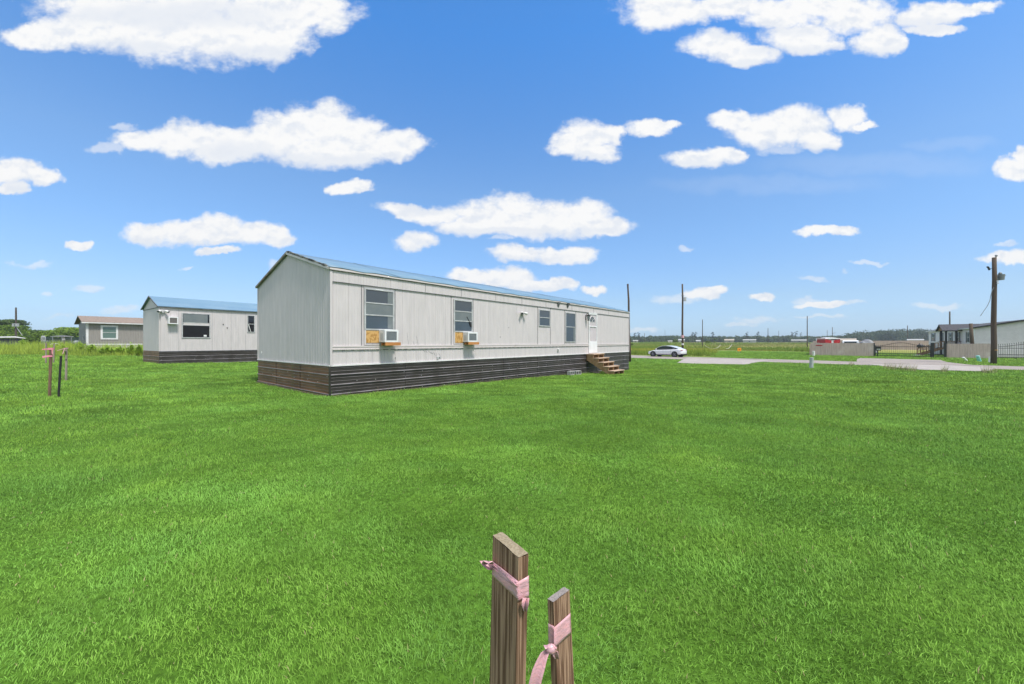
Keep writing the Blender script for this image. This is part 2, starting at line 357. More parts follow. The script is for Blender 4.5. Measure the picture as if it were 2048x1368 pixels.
M['leaf'] = leafmat('foliage', up=.55); M['weed'] = leafmat('weed_leaf', .3, up=1.2); M['blade'] = leafmat('grass_blade', .18, .7, .10, up=2.2)
def grainwood():
    m = bpy.data.materials.new('grained_stake_wood'); m.use_nodes = True; t = NT(m.node_tree); t.n.clear()
    out = t.node('ShaderNodeOutputMaterial'); b = t.node('ShaderNodeBsdfPrincipled'); t.l.new(b.outputs[0], out.inputs[0])
    tc = t.node('ShaderNodeTexCoord').outputs['Object']
    n0 = t.noise(t.vm('MULTIPLY', tc, (20, 20, 4)), 1, 3)
    wv = t.vm('ADD', tc, t.vm('MULTIPLY', (1., 1., 0.), t.vm('MULTIPLY', t.node('ShaderNodeCombineXYZ').outputs[0], (0, 0, 0))))
    g = t.noise(t.vm('MULTIPLY', tc, (210, 210, 3.2)), 1.0, 2, .5)
    g2 = t.noise(t.vm('MULTIPLY', tc, (520, 520, 14)), 1.0, 3, .6)
    k = t.math('ADD', g, t.math('MULTIPLY', t.math('SUBTRACT', n0, .5), .25))
    line = t.ss(k, .42, .60)
    c = t.mix(line, (.125, .068, .042, 1), (.38, .245, .165, 1))
    c = t.mix(t.ss(g2, .35, .7, 0, .45), c, (.16, .095, .062, 1))
    c = t.mix(t.ss(n0, .55, .8, 0, .5), c, (.30, .20, .12, 1))
    t.put(b.inputs['Base Color'], c); b.inputs['Roughness'].default_value = .85; b.inputs['Specular IOR Level'].default_value = .2
    bn = t.node('ShaderNodeBump'); bn.inputs['Distance'].default_value = .0012; t.put(bn.inputs['Height'], k); t.put(b.inputs['Normal'], bn.outputs[0])
    return m
M['grain'] = grainwood()
M['endtan'] = pm('tan_end_grain', (.30, .25, .17), (.20, .16, .10), rough=.95, scale=300, bump=.0004)
M['endgrain'] = pm('grey_end_grain', (.27, .24, .225), (.17, .15, .14), rough=.95, scale=300, bump=.0004)
# ------------------------------------------------------------------ ground, road and driveways
def groundmat():
    m = bpy.data.materials.new('ground_soil_and_grass'); m.use_nodes = True; t = NT(m.node_tree); t.n.clear()
    out = t.node('ShaderNodeOutputMaterial'); b = t.node('ShaderNodeBsdfPrincipled'); t.l.new(b.outputs[0], out.inputs[0])
    tc = t.node('ShaderNodeTexCoord').outputs['Object']
    s = t.vm('DOT_PRODUCT', tc, (.64, .768, 0)); sp = t.node('ShaderNodeSeparateXYZ'); t.put(sp.inputs[0], tc)
    lawn = t.mix(t.ss(t.noise(tc, .8, 6, .65), .35, .65), (.060, .135, .014, 1), (.095, .200, .024, 1))
    lawn = t.mix(t.ss(t.noise(tc, 22, 4, .6), .4, .62), t.vm('MULTIPLY', lawn, (.6, .6, .6)), lawn)
    field = t.mix(t.ss(t.noise(t.vm('MULTIPLY', tc, (.6, .6, 1)), .06, 6, .6), .38, .62), (.17, .19, .03, 1), (.33, .33, .11, 1))
    field = t.mix(t.ss(t.noise(tc, .25, 6, .7), .5, .7), field, (.09, .14, .022, 1))
    bank = t.math('MULTIPLY', t.ss(t.vm('DOT_PRODUCT', tc, (1, -.525, 0)), -1.5, 1.5, 1, 0), t.ss(s, 54, 57)); wild = t.math('MAXIMUM', bank, t.ss(t.math('ADD', s, t.math('MULTIPLY', t.noise(tc, .05, 3), 20)), 104, 112))
    dist = t.vm('LENGTH', tc)
    lawn = t.mix(t.ss(dist, 42, 62), lawn, t.mix(t.ss(t.noise(tc, .5, 5, .65), .35, .65), (.10, .185, .022, 1), (.15, .24, .035, 1)))
    c = t.mix(wild, lawn, field)
    left = t.math('MULTIPLY', t.ss(sp.outputs[0], -14, -9, 1, 0), t.ss(sp.outputs[1], 26, 29))
    c = t.mix(left, c, (.075, .12, .018, 1))
    t.put(b.inputs['Base Color'], c); b.inputs['Roughness'].default_value = .95; b.inputs['Specular IOR Level'].default_value = .1
    return m
def make_ground():
    rs = np.concatenate([[0.0], np.geomspace(.4, 60, 200), np.geomspace(63, 9000, 60)]); na = 360
    A = np.linspace(0, 2 * np.pi, na, endpoint=False)
    X = (rs[:, None] * np.sin(A)[None]).ravel(); Y = (rs[:, None] * np.cos(A)[None]).ravel(); Z = gz(X, Y)
    i = np.arange(len(rs) - 1)[:, None]; k = np.arange(na)[None]
    f = np.stack([i * na + k, (i + 1) * na + k, (i + 1) * na + (k + 1) % na, i * na + (k + 1) % na], -1).reshape(-1, 4)[:, ::-1]
    o = npmesh('ground', np.stack([X, Y, Z], 1), f, groundmat(), k=4, smooth=True); tag(o, kind='structure')
make_ground()
mconc = pm('road_concrete', (.31, .27, .245), (.25, .215, .195), rough=.9, scale=.8, lo=.3, hi=.7, c3=(.19, .17, .155), s3=.35, lo3=.5, hi3=.75)
mapron = pm('driveway_concrete', (.37, .335, .31), (.30, .27, .25), rough=.9, scale=1.5, lo=.3, hi=.7, c3=(.42, .39, .36), s3=.6)
def sheet(name, pts, z, mat, th=.10):
    mb = MB(); n = len(pts)
    vs = [(p[0], p[1], z) for p in pts] + [(p[0], p[1], z - th) for p in pts]
    mb.add(vs, [tuple(range(n)), tuple(range(n, 2 * n))[::-1]] + [(i, (i + 1) % n, n + (i + 1) % n, n + i) for i in range(n)])
    return tag(mb.build(name, mat), kind='structure')
def jag(pts, n, a, seed=1):
    rr = random.Random(seed); o = []
    for i in range(len(pts)):
        p = Vector(pts[i][:2]); q = Vector(pts[(i + 1) % len(pts)][:2]); d = q - p; nn = Vector((-d.y, d.x)).normalized() if d.length > 0 else Vector((0, 0))
        m = max(1, int(d.length / n)); 
        for k in range(m): o.append(p + d * (k / m) + (nn * rr.uniform(-a, a) if k else Vector((0, 0))))
    return o
n1 = G(1262, 716); n2 = G(2030, 740); f1 = G(1262, 710.6); f2 = G(2040, 733)
nd = (n2 - n1).normalized(); fd = (f2 - f1).normalized()
ROAD = [n1 - nd * 70, n2 + nd * 30, f2 + fd * 30, f1 - fd * 70]
AP1 = [G(*p) for p in ((1354, 726), (1364, 720.5), (1372, 716.6), (1540, 721.3), (1516, 724.8), (1490, 729.3), (1384, 727.4))]
AP2 = [G(*p) for p in ((1712, 726), (1713, 718.7), (1720, 716.6), (1882, 720.6), (1893, 724.5), (1930, 729), (1960, 732))]
AP3 = [G(*p) for p in ((1735, 729), (1786, 735.5), (1840, 740), (1950, 743), (1984, 742), (1985, 736.5), (1900, 731))]
sheet('road', jag(ROAD, 1.3, .16, 9), ZR + .020, mconc)
sheet('driveway_apron', jag(AP1, 1.2, .08, 3), ZR + .026, mapron)
sheet('driveway', jag(AP2, 1.5, .08, 4), ZR + .032, mconc)
sheet('gravel_apron', jag(AP3, 1.0, .12, 5), ZR + .038, mapron)
def inpoly(x, y, P):
    r = np.zeros(x.shape, bool); n = len(P)
    for i in range(n):
        x1, y1 = P[i][0], P[i][1]; x2, y2 = P[(i + 1) % n][0], P[(i + 1) % n][1]
        c = ((y1 > y) != (y2 > y)) & (x < (x2 - x1) * (y - y1) / (y2 - y1 + 1e-12) + x1); r ^= c
    return r

# ------------------------------------------------------------------ wall frames (origin at the near corner, x along the long wall, y into the house)
class Wall:
    def __init__(s, N, u):
        s.N = Vector(N); s.u = Vector(u).normalized(); s.w = Vector((-s.u.y, s.u.x)); s.rz = math.atan2(s.u.y, s.u.x)
    def tz(s, px, py, out=0.):
        a = (px - 1024) / F; n = s.N - s.w * out
        t = (a * n.y - n.x) / (s.u.x - a * s.u.y); k = n.y + t * s.u.y
        return t, CZ + (684 - py) / F * k
    def t(s, px, out=0.): return s.tz(px, 684, out)[0]
H1 = Wall((-4.55, 9.525), (.640, .768)); L1 = 18.45; W1 = 5.26
H2 = Wall((-19.45, 21.0), (.587, .809)); L2 = 14.0; W2 = 3.66
H3 = Wall((-44.7, 40.0), (.61, .79)); L3 = 17.0; W3 = 8.0
H4 = Wall((58.1, 48.0), (.584, .811)); L4 = 18.5; W4 = 8.4
def infoot(x, y, H, L, W, side=1, m=-.02):
    dx = x - H.N.x; dy = y - H.N.y; a = dx * H.u.x + dy * H.u.y; b = (dx * H.w.x + dy * H.w.y) * side
    return (a > m) & (a < L - m) & (b > m) & (b < W - m)

# ------------------------------------------------------------------ siding and skirting sheets
PAT = [(.0, 1.0), (.085, .5), (.150, .5), (.255, .7), (.320, .5)]
def ribs(a, b, pat=None, period=.4064, depth=.010, w=.016, simple=None):
    """(position, offset) along the sheet: flat with narrow grooves"""
    o = [(a, 0)]; x = a
    if simple:
        n = int((b - a) / simple)
        for i in range(1, n + 1):
            c = a + i * simple - simple / 2; q = simple * .5
            o += [(c - q * .55, 0), (c - q * .25, depth), (c + q * .25, depth), (c + q * .55, 0)]
    else:
        n = int((b - a) / period) + 1
        for i in range(n):
            for s, k in PAT:
                c = a + i * period + s + .03
                if c + w < b: o += [(c - w / 2, 0), (c, depth * k), (c + w / 2, 0)]
    o.append((b, 0)); return o
def vsheet(mb, pr, z0, z1f, base, sgn=1):
    """vertical ribs on the y=base face facing -y"""
    A = [(x, base + sgn * d, z0) for x, d in pr]; B = [(x, base + sgn * d, z1f(x)) for x, d in pr]; mb.strip(A, B)
def skirt_profile(z1, z0, major, wide=.03, deep=.022):
    """list of (z, outward) from the top down; major ribs at given z"""
    o = [(z1, 0)]; zs = []
    for i, m in enumerate(major): zs.append((m, 1))
    allz = [z1 + .02] + list(major) + [major[-1] - (major[0] - major[1])]
    for i in range(len(allz) - 1):
        for q in (1 / 3, 2 / 3): zs.append((allz[i] + (allz[i + 1] - allz[i]) * q, 0))
    for z, k in sorted(zs, reverse=True):
        if z > z1 - .03 or z < z0 + .02: continue
        if k: o += [(z + wide * .75, 0), (z + wide * .35, deep), (z - wide * .35, deep), (z - wide * .75, 0)]
        else: o += [(z + .011, 0), (z + .004, .007), (z - .004, .007), (z - .011, 0)]
    o.append((z0, 0)); return o
def skirting(parent, L, z1, z0, major, axis, mat, ribmat, L2=None, name='skirting', seams=2.2, seed=1):
    rr = random.Random(seed); pr = skirt_profile(z1, z0, major); mb = MB()
    def P(t, o, z): return (t, -o, z) if axis == 'x' else (-o, t, z)
    n = max(2, int(L / .5)); T = [L * i / n for i in range(n + 1)]
    for i in range(n):
        mb.strip([P(T[i], o, z) for z, o in pr], [P(T[i + 1], o, z) for z, o in pr])
    rb = mb.use(1)
    for m in major:
        if m < z0 + .04: continue
        for i in range(n): rb.strip([P(T[i], .0235, m + .0115), P(T[i], .0245, m), P(T[i], .0235, m - .0115)], [P(T[i + 1], .0235, m + .0115), P(T[i + 1], .0245, m), P(T[i + 1], .0235, m - .0115)])
    mb.use(4)
    for z, k in [(pr[j][0], 1) for j in range(1, len(pr) - 1) if abs(pr[j][1] - .007) < 1e-6 and abs(pr[j + 1][1] - .007) < 1e-6]:
        for i in range(n): rb.strip([P(T[i], .0085, z + .001), P(T[i], .0085, z - .007)], [P(T[i + 1], .0085, z + .001), P(T[i + 1], .0085, z - .007)])
    sc = mb.use(2); x = .12
    while x < L:
        for j, m in enumerate(major):
            if rr.random() < .75:
                z = m + (.05 if j % 2 else -.06) + rr.uniform(-.02, .02)
                c = P(x + rr.uniform(-.05, .05), .004, z); sc.ball(c, .009, 6, 4)
        x += rr.choice([.55, .6, .9])
    sm = mb.use(3); x = seams
    while x < L:
        q0 = P(x, .002, z1); q1 = P(x + .006, .010, z0); sm.box(min(q0[0], q1[0]), min(q0[1], q1[1]), z0, max(q0[0], q1[0]), max(q0[1], q1[1]), z1); x += seams
    return mb.build(name, [mat, ribmat, M['white'], M['blackmatte'], M['skirt_minor_highlight']], parent)
def gable(parent, W, z0, ze, zr, mat, name='end_wall', line=None, simple=.10):
    """end wall in the x=0 plane facing -x, ridge at W/2"""
    mb = MB(); pr = ribs(0, W, simple=simple, depth=.012)
    zt = lambda y: ze + (zr - ze) * (1 - abs(y - W / 2) / (W / 2))
    ex = sorted(set([p for p in pr] + [(W / 2, 0)]))
    mb.strip([(d, y, z0) for y, d in ex], [(d, y, zt(y)) for y, d in ex])
    return mb.build(name, mat, parent)
def window(parent, t0, t1, z0, z1, fr=.045, out=.03, rails=(), glass='glass', frame='alu', name='window', side=False, cas=0):
    f = MB()
    f.box(t0 - fr, -out, z1, t1 + fr, .0, z1 + fr); f.box(t0 - fr, -out, z0 - fr, t1 + fr, .0, z0)
    f.box(t0 - fr, -out, z0, t0, .0, z1); f.box(t1, -out, z0, t1 + fr, .0, z1)
    for r in rails: f.box(t0, -out * .9, r - .016, t1, -.012, r + .016)
    o = f.build(name, M[frame], parent, bevel=.004)
    zs = [z0] + sorted(rails) + [z1]
    for i in range(len(zs) - 1):
        a = zs[i] + (.016 if i else 0); b = zs[i + 1] - (.016 if i < len(zs) - 2 else 0)
        MB().box(t0, -.014, a, t1, -.006, b).build('pane', M[glass], o)
    return o

# ------------------------------------------------------------------ main mobile home
def main_home():
    t = empty('mobile_home', (H1.N.x, H1.N.y, 0), H1.rz, 'long grey mobile home with two window air conditioners, nearest the camera', 'mobile home')
    zs = .77; ze = 3.215; zr = 3.985; zseam = 2.89; zb1 = 1.262; zb0 = 1.165
    # long wall: three bands of ribbed sheet
    mb = MB()
    rr = random.Random(3)
    vsheet(mb, ribs(.04, L1), zseam, lambda x: ze, -.022)      # upper band laps over
    vsheet(mb, ribs(.04, L1), zb1 - .01, lambda x: zseam + .01, 0)
    vsheet(mb, ribs(.04, L1, period=.36), zs, lambda x: zb1 - .02, 0)
    mb.strip([(.04, -.022, zseam), (.04, 0, zseam)], [(L1, -.022, zseam), (L1, 0, zseam)])
    # back wall and far gable
    mb.quad((0, W1, zs), (L1, W1, zs), (L1, W1, ze), (0, W1, ze))
    mb.add([(L1, 0, zs), (L1, W1, zs), (L1, W1, ze), (L1, W1 / 2, zr - .03), (L1, 0, ze)], [(0, 1, 2, 3, 4)])
    WALL = mb
    gable(t, W1, zs, ze, zr - .03, M['siding'])
    # trim
    b = MB(); dips = [(0, 0)]
    b.box(.03, -.030, zb0 + .062, L1, -.002, zb1); b.box(.03, -.020, zb0 + .012, L1, -.002, zb0 + .060); b.box(.03, -.034, zb0 - .006, L1, -.002, zb0 + .010)
    b.build('belt_trim', M['trim'], t)
    dk = WALL.use(1); x = .3
    while x < 13:                                             # dark gaps where sheet edge pulls away under the belt
        dk.box(x, -.012, zb0 - .024, x + rr.uniform(.05, .16), -.001, zb0 - .008); x += rr.uniform(.18, .3)
    dk.box(.04, -.029, zseam - .016, L1, -.0215, zseam - .001)
    for bb in ((-.012, -.034, zs - .01, .045, .004, ze - .02), (L1 - .03, -.03, zs, L1 + .015, .0, ze), (-.018, W1 - .03, zs - .01, .02, W1 + .02, ze)): MB().box(*bb).build('corner_trim', M['siding'], t)
    MB().box(0, -.03, zs - .025, L1, .0, zs + .008).build('drip_edge', M['white'], t); MB().box(-.032, -.02, zs - .02, -.001, W1, zs + .004).build('drip_edge', M['white'], t)
    s1 = WALL.use(1)
    for px in (723, 790, 902, 946, 1075, 1100.5, 1129, 1151.5): # panel seams beside the windows
        q = H1.t(px); s1.box(q - .007, -.011, zb1, q + .007, -.001, zseam - .02)
    for q in (2.9, 4.4, 6.1, 7.7, 9.4, 11.6, 13.8, 15.6): s1.box(q, -.028, zseam + .01, q + .009, -.021, ze - .03)
    # dented corner of lower sheet, scuffs
    sc = WALL; q, z = H1.tz(838, 702)
    for i in range(7):
        a = q + .15 + .1 * i; sc.bar((a, -.002, 1.12 - .02 * i), (a + rr.uniform(.03, .14), -.003, 1.07 - .03 * i - rr.uniform(0, .04)), .004)
    for px, y0, y1 in ((814, 665, 689), (826, 682, 692), (833, 672, 690)):
        a, za = H1.tz(px, y0); bb, zb = H1.tz(px + 3, y1); sc.bar((a, -.002, za), (bb, -.003, zb), .003)
    for px, py in ((790, 716), (1000, 674), (1017, 655), (878, 715)):
        a, za = H1.tz(px, py); sc.box(a, -.008, za - .02, a + .02, -.001, za + .02)
    WALL.build('side_wall', [M['siding'], M['vent']], t)
    # roof
    roof = MB(); n = 60; ov = .07
    for k in range(2):
        A = []; B = []; C = []
        for i in range(n + 1):
            x = -.06 + (L1 + .12) * i / n; wv = .012 * math.sin(i * 1.7) + .008 * rr.uniform(-1, 1)
            y = -ov if k == 0 else W1 + ov
            A.append((x, y, ze + .012 + wv)); B.append((x, W1 / 2, zr + .01 + wv * .4)); C.append((x, (y + W1 / 2) / 2, (ze + zr) / 2 + .02 + .006 * rr.uniform(-1, 1)))
        roof.strip(A, C); roof.strip(C, B)
    r = roof.build('roof', M['roof'], t, smooth=True)
    sol = r.modifiers.new('thick', 'SOLIDIFY'); sol.thickness = .012; sol.offset = 0
    for a in (6.62, 8.75):
        v = MB(); v.box(a - .16, W1 / 2 + .1, zr - .1, a + .16, W1 / 2 + .4, zr + .03); v.box(a - .19, W1 / 2 + .07, zr + .03, a + .19, W1 / 2 + .43, zr + .05)
        v.build('roof_vent', M['lightgrey'], r, bevel=.01)
    for a in (2.0, 5.3, 8.9, 12.4, 15.7): MB().bar((a, -ov + .01, ze + .026), (a, W1 / 2, zr + .024), .05, .006).build('roof_seam', M['roof'], r)
    e = MB(); e.box(-.03, -.062, ze - .045, L1 + .02, -.023, ze + .005); e.build('eave_trim', M['trim'], t)
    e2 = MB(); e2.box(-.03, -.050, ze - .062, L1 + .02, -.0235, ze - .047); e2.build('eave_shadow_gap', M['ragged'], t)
    # rake trim: brown edged on the far slope, pale with torn black underlay on the near slope
    k1 = MB(); k1.bar((-.045, W1 + .05, ze - .01), (-.045, W1 / 2, zr), .05, .06); k1.build('rake_trim', M['rakebrown'], t)
    k2 = MB(); k2.bar((-.05, -.05, ze - .015), (-.05, W1 / 2, zr - .03), .05, .06); k2.build('rake_trim', M['trim'], t)
    k3 = MB(); m = 26
    for i in range(m):
        f0 = .02 + .96 * i / m; f1 = .02 + .96 * (i + 1.15) / m; h = .035 + rr.uniform(-.02, .025)
        k3.bar((-.05 - rr.uniform(0, .015), -.03 + (W1 / 2) * f0, ze + .03 + (zr - ze) * f0), (-.05 - rr.uniform(0, .015), -.03 + (W1 / 2) * f1, ze + .03 + (zr - ze) * f1), .05, h)
    k3.build('torn_underlay', M['ragged'], t)
    # skirting
    skirting(t, L1, zs, -.62, [.535, .285, .045, -.2, -.45], 'x', M['skirt'], M['skirt_rib_highlight'], seed=2)
    skirting(t, W1, zs, -.25, [.535, .285, .045], 'y', M['skirt_end'], M['skirt_rib_highlight'], seams=1.8, seed=5)
    sb = MB(); sb.box(L1 - .004, 0, -.6, L1, W1, zs); sb.box(0, W1 - .004, -.6, L1, W1, zs); sb.box(-.027, -.027, -.1, .012, .012, zs - .02); sb.build('skirting_back', M['skirt'], t)
    # windows
    def W(px0, px1, yt, yb, rails=(), g='glass', nm='window', fr=.045):
        a, z1 = H1.tz(px0, yt); b_ = H1.t(px1); z0 = H1.tz(px0, yb)[1]
        rz = [H1.tz(px0, r)[1] for r in rails]
        return window(t, a, b_, z0, z1, rails=rz, glass=g, name=nm, fr=fr), a, b_, z0, z1
    w1, a, b_, z0, z1 = W(731, 785, 578.5, 657, (605, 629.5))
    MB().box(a + (b_ - a) * .80, -.0175, z0 + .01, b_, -.0145, z1 - .01).build('side_strip', M['screen'], w1)
    MB().box(a + .003, -.018, H1.tz(731, 629)[1], b_ - .003, -.0150, H1.tz(731, 606)[1]).build('screen', M['screen'], w1)
    MB().box(a + (b_ - a) * .35, -.034, z1 + .01, a + (b_ - a) * .62, -.0305, z1 + .03).build('worn_patch', M['plastic'], w1)
    w2, a2, b2, z02, z12 = W(909, 942.5, 600.5, 661.5, (622, 641.5))
    MB().box(a2 + .003, -.018, H1.tz(909, 641)[1], b2 - .003, -.0150, H1.tz(909, 622.5)[1]).build('screen', M['screen'], w2)
    k = MB(); k.bar((a2 + (b2 - a2) * .70, -.020, z12 - .52), (a2 + (b2 - a2) * .86, -.020, z02 + .32), .02); k.bar((a2 + (b2 - a2) * .86, -.020, z02 + .32), (b2 - .03, -.020, z02 + .16), .05); k.build('prop_bar', M['blackmatte'], w2)
    w3, *_ = W(1078.5, 1098.5, 620, 650.5, (634.5,))
    w4, a4, b4, z04, z14 = W(1131.5, 1149.5, 626, 683, (653.5,))
    MB().box(a4 + (b4 - a4) * .82, -.0175, z04, b4, -.0148, H1.tz(1131.5, 653.5)[1]).build('side_strip', M['screen'], w4)
    # board in the window opening beneath the sash, shelf timbers
    for (pa, pb, yt, yb, w_) in ((731, 757, 658.5, 685.5, w1), (909, 925.5, 663, 685.5, w2)):
        q0, za = H1.tz(pa, yt); q1 = H1.t(pb); zb = H1.tz(pa, yb)[1]
        MB().box(q0, -.02, zb, q1, -.004, za).build('plywood_board', M['ply'], w_)
        e = MB(); e.box(q0 - .045, -.03, zb - .03, q0, 0, za); e.box(q0 - .045, -.032, zb - .06, H1.t(785 if pa < 800 else 942.5) + .045, 0, zb - .03)
        e.box(H1.t(785 if pa < 800 else 942.5), -.03, zb - .03, H1.t(785 if pa < 800 else 942.5) + .045, 0, za); e.build('window_sill', M['siding'], w_)
    # vents, outlet, hose tap
    q, z = H1.tz(876, 715.5); MB().box(q - .06, -.03, z - .045, q + .02, 0, z + .04).box(q + .05, -.03, z + .0, q + .1, 0, z + .04).build('outlet_cover', M['alu'], t, bevel=.005)
    q, z = H1.tz(1115.5, 700); o = MB().box(q - .06, -.05, z - .06, q + .06, 0, z + .07).build('outlet_cover', M['white'], t, bevel=.01); 
    MB().box(q - .055, -.052, z - .05, q - .01, -.050, z + .03).build('dark_opening', M['blackmatte'], o)
    q = 4.9; MB().box(-.02, q - .02, .98, -.001, q + .03, 1.05).build('end_tag', M['white'], t)
    # vine on end skirting
    v = MB()
    for i in range(90):
        z = .05 + .72 * i / 90; y = 2.95 - .25 + rr.uniform(-.05, .05) - .1
        c = Vector((-.035 - rr.uniform(0, .03), 2.2 + rr.uniform(-.06, .06), z)); a1 = Vector((rr.uniform(-.01, .01), rr.uniform(-.035, .035), rr.uniform(-.03, .03))); a2_ = Vector((0, rr.uniform(-.03, .03), rr.uniform(-.03, .03)))
        v.add([c, c + a1, c + a2_], [(0, 1, 2)])
    vo = v.build('climbing_vine', pm('vine_leaf', (.11, .16, .03), (.07, .11, .02), scale=8)); vo.location = t.location; vo.rotation_euler = t.rotation_euler
    tag(vo, 'thin green vine climbing the brown end skirting of the nearest home', 'vine')
    # eave brackets
    for px, py in ((1115.3, 608.5), (1134, 610.5)):
        q, z = H1.tz(px, py); mb = MB(); mb.add([(q - .09, -.02, z + .09), (q + .09, -.02, z + .09), (q + .04, -.02, z - .12), (q - .03, -.02, z - .12), (q - .09, -.11, z + .09), (q + .09, -.11, z + .09), (q + .04, -.05, z - .12), (q - .03, -.05, z - .12)],
            [(0, 1, 2, 3), (4, 7, 6, 5), (0, 4, 5, 1), (1, 5, 6, 2), (2, 6, 7, 3), (3, 7, 4, 0)]); mb.build('eave_bracket', M['vent'], t)
    # door: white inner door with fanlight behind a storm door
    q0 = H1.t(1177); q1 = H1.t(1192.5); zt = H1.tz(1177, 626.5)[1]; zb = zs + .02
    dr = MB(); dr.box(q0 - .04, -.05, zb, q0, 0, zt + .05); dr.box(q1, -.05, zb, q1 + .04, 0, zt + .05); dr.box(q0, -.05, zt, q1, 0, zt + .05)
    door = dr.build('door', M['white'], t, bevel=.006)
    MB().box(q0, -.018, zb, q1, -.006, zt).build('inner_door', M['whitesiding'], door)
    fl = MB(); cx = q0 + .36; cz = zt - .42; ring = [(cx + math.cos(a) * .27, -.0225, cz + math.sin(a) * .27) for a in np.linspace(0, math.pi, 13)]
    fl.add([(cx, -.0225, cz)] + ring, [(0, i, i + 1) for i in range(1, 13)]); fl.build('fanlight', M['glass'], door)
    fm = MB()
    for a in (0, 45, 90, 135, 180): fm.bar((cx, -.026, cz), (cx + math.cos(R(a)) * .27, -.026, cz + math.sin(R(a)) * .27), .02, .01)
    for i in range(12): fm.bar(ring[i], ring[i + 1], .03, .012)
    fm.build('fanlight_muntins', M['white'], door)
    sd_ = MB(); s = .055; zk = zb + .60; zm = (zk + zt) / 2 + .05
    sd_.box(q0, -.046, zb, q0 + s, -.022, zt); sd_.box(q1 - s, -.046, zb, q1, -.022, zt); sd_.box(q0 + s, -.046, zt - s, q1 - s, -.022, zt); sd_.box(q0 + s, -.046, zb, q1 - s, -.022, zk); sd_.box(q0 + s, -.046, zm - .025, q1 - s, -.022, zm + .025)
    st = sd_.build('storm_door', M['plastic'], door, bevel=.004)
    MB().box(q0 + s, -.036, zk, q1 - s, -.032, zm - .025).box(q0 + s, -.036, zm + .025, q1 - s, -.032, zt - s).build('door_glass', M['glass_clear'], st)
    MB().box(q0 + s, -.031, zk, q1 - s - .22, -.028, zm - .1).build('white_blind', M['whitesiding'], st)
    h = MB(); h.bar((q0 + .03, -.075, zm - .25), (q0 + .03, -.075, zm - .08), .015); h.bar((q0 + .03, -.075, zm - .1), (q0 + .03, -.046, zm - .1), .012); h.build('handle', M['alu'], st)
    return t
HOME = main_home()

def spotlight_fixture(Hw, px, py, label, s=1.0):
    q, z = Hw.tz(px, py); P = Hw.N + Hw.u * q
    t = empty('security_light', (P.x, P.y, z), Hw.rz, label, 'security light')
    MB().box(-.05 * s, -.04, -.05 * s, .05 * s, 0, .05 * s).build('base', M['white'], t, bevel=.01)
    for k in (-1, 1):
        h = MB(); h.tube([(k * .04 * s, -.05, .01), (k * .09 * s, -.10 * s, .0), (k * .17 * s, -.17 * s, -.04 * s)], [.03 * s, .045 * s, .06 * s], 10); h.build('lamp_head', M['white'], t, smooth=True)
        MB().tube([(k * .17 * s, -.17 * s, -.04 * s), (k * .175 * s, -.175 * s, -.043 * s)], .052 * s, 10).build('lamp_lens', M['vent'], t)
    MB().ball((0, -.06, -.07 * s), .045 * s, 8, 6).build('sensor', M['lightgrey'], t, smooth=True)
spotlight_fixture(H1, 1043, 626, 'small white twin-head security light on the long wall of the nearest home', 1.0)
spotlight_fixture(H2, 325, 622, 'white twin-head security light high on the corner of the farther blue-roofed home', 1.25)

def ac_unit(Hw, px0, pxs, px1, yt, yb, shelf, label, grp):
    """px0..pxs: the side seen, pxs..px1: the front"""
    q0, za = Hw.tz(px0, yt); zb = Hw.tz(px0, yb)[1]
    # find depth D and width w so the front face lands on pxs..px1
    best = None
    for D in np.arange(.15, .75, .01):
        e = Hw.t(pxs, D) - q0
        if best is None or abs(e) < best[0]: best = (abs(e), D)
    D = best[1]; w = Hw.t(px1, D) - q0
    zt = Hw.tz(pxs, yt + 1, D)[1]; zl = Hw.tz(pxs, yb + 1, D)[1]
    P = Hw.N + Hw.u * q0
    t = empty('window_air_conditioner', (P.x, P.y, zl), Hw.rz, label, 'air conditioner', grp)
    h = zt - zl
    MB().box(0, -D, 0, w, .02, h).build('case', M['plastic'], t, bevel=.008)
    f = MB(); m = .05; f.box(0, -D - .018, 0, w, -D, m); f.box(0, -D - .018, h - m, w, -D, h); f.box(0, -D - .018, m, m, -D, h - m); f.box(w - m, -D - .018, m, w, -D, h - m); f.build('front_frame', M['plastic'], t, bevel=.005)
    g = MB(); MBn = 14
    g.box(m, -D - .004, m, w - m, -D - .001, h - m)
    for i in range(MBn): z = m + (h - 2 * m) * (i + .5) / MBn; g.box(m, -D - .012, z - .004, w - m, -D - .0045, z + .004)
    g.build('grille', M['grille'], t)
    sv = MB()
    for i in range(5): sv.box(-.003, -D * .75 + i * .03, h * .15, -.0005, -D * .75 + i * .03 + .012, h * .75)
    sv.build('side_louvre', M['lightgrey'], t)
    if shelf:
        s = empty('wooden_shelf', (P.x, P.y, zl - .09), Hw.rz, shelf, 'shelf', 'timber shelves under the air conditioners')
        for y in (-D - .02, -D * .45): MB().box(.02 if y < -D else .03, y, 0, w + .08, y + .04, .088).build('board', M['lumber'], s, bevel=.003)
        MB().box(.10, -D + .025, .0, .14, -.01, .086).box(w - .1, -D + .025, 0, w - .06, -.01, .086).build('bracket', M['lumber'], s)
ac_unit(H1, 757, 769, 796, 658, 683.5, 'orange timber shelf bracket under the air conditioner in the first, larger window', 'white window air conditioner in the larger window, beside a wide plywood board', 'window air conditioners of the nearest home')
ac_unit(H1, 925, 935.5, 954.5, 663, 683, 'orange timber shelf bracket under the air conditioner in the second, narrower window', 'white window air conditioner in the narrower second window, farther from the home corner', 'window air conditioners of the nearest home')

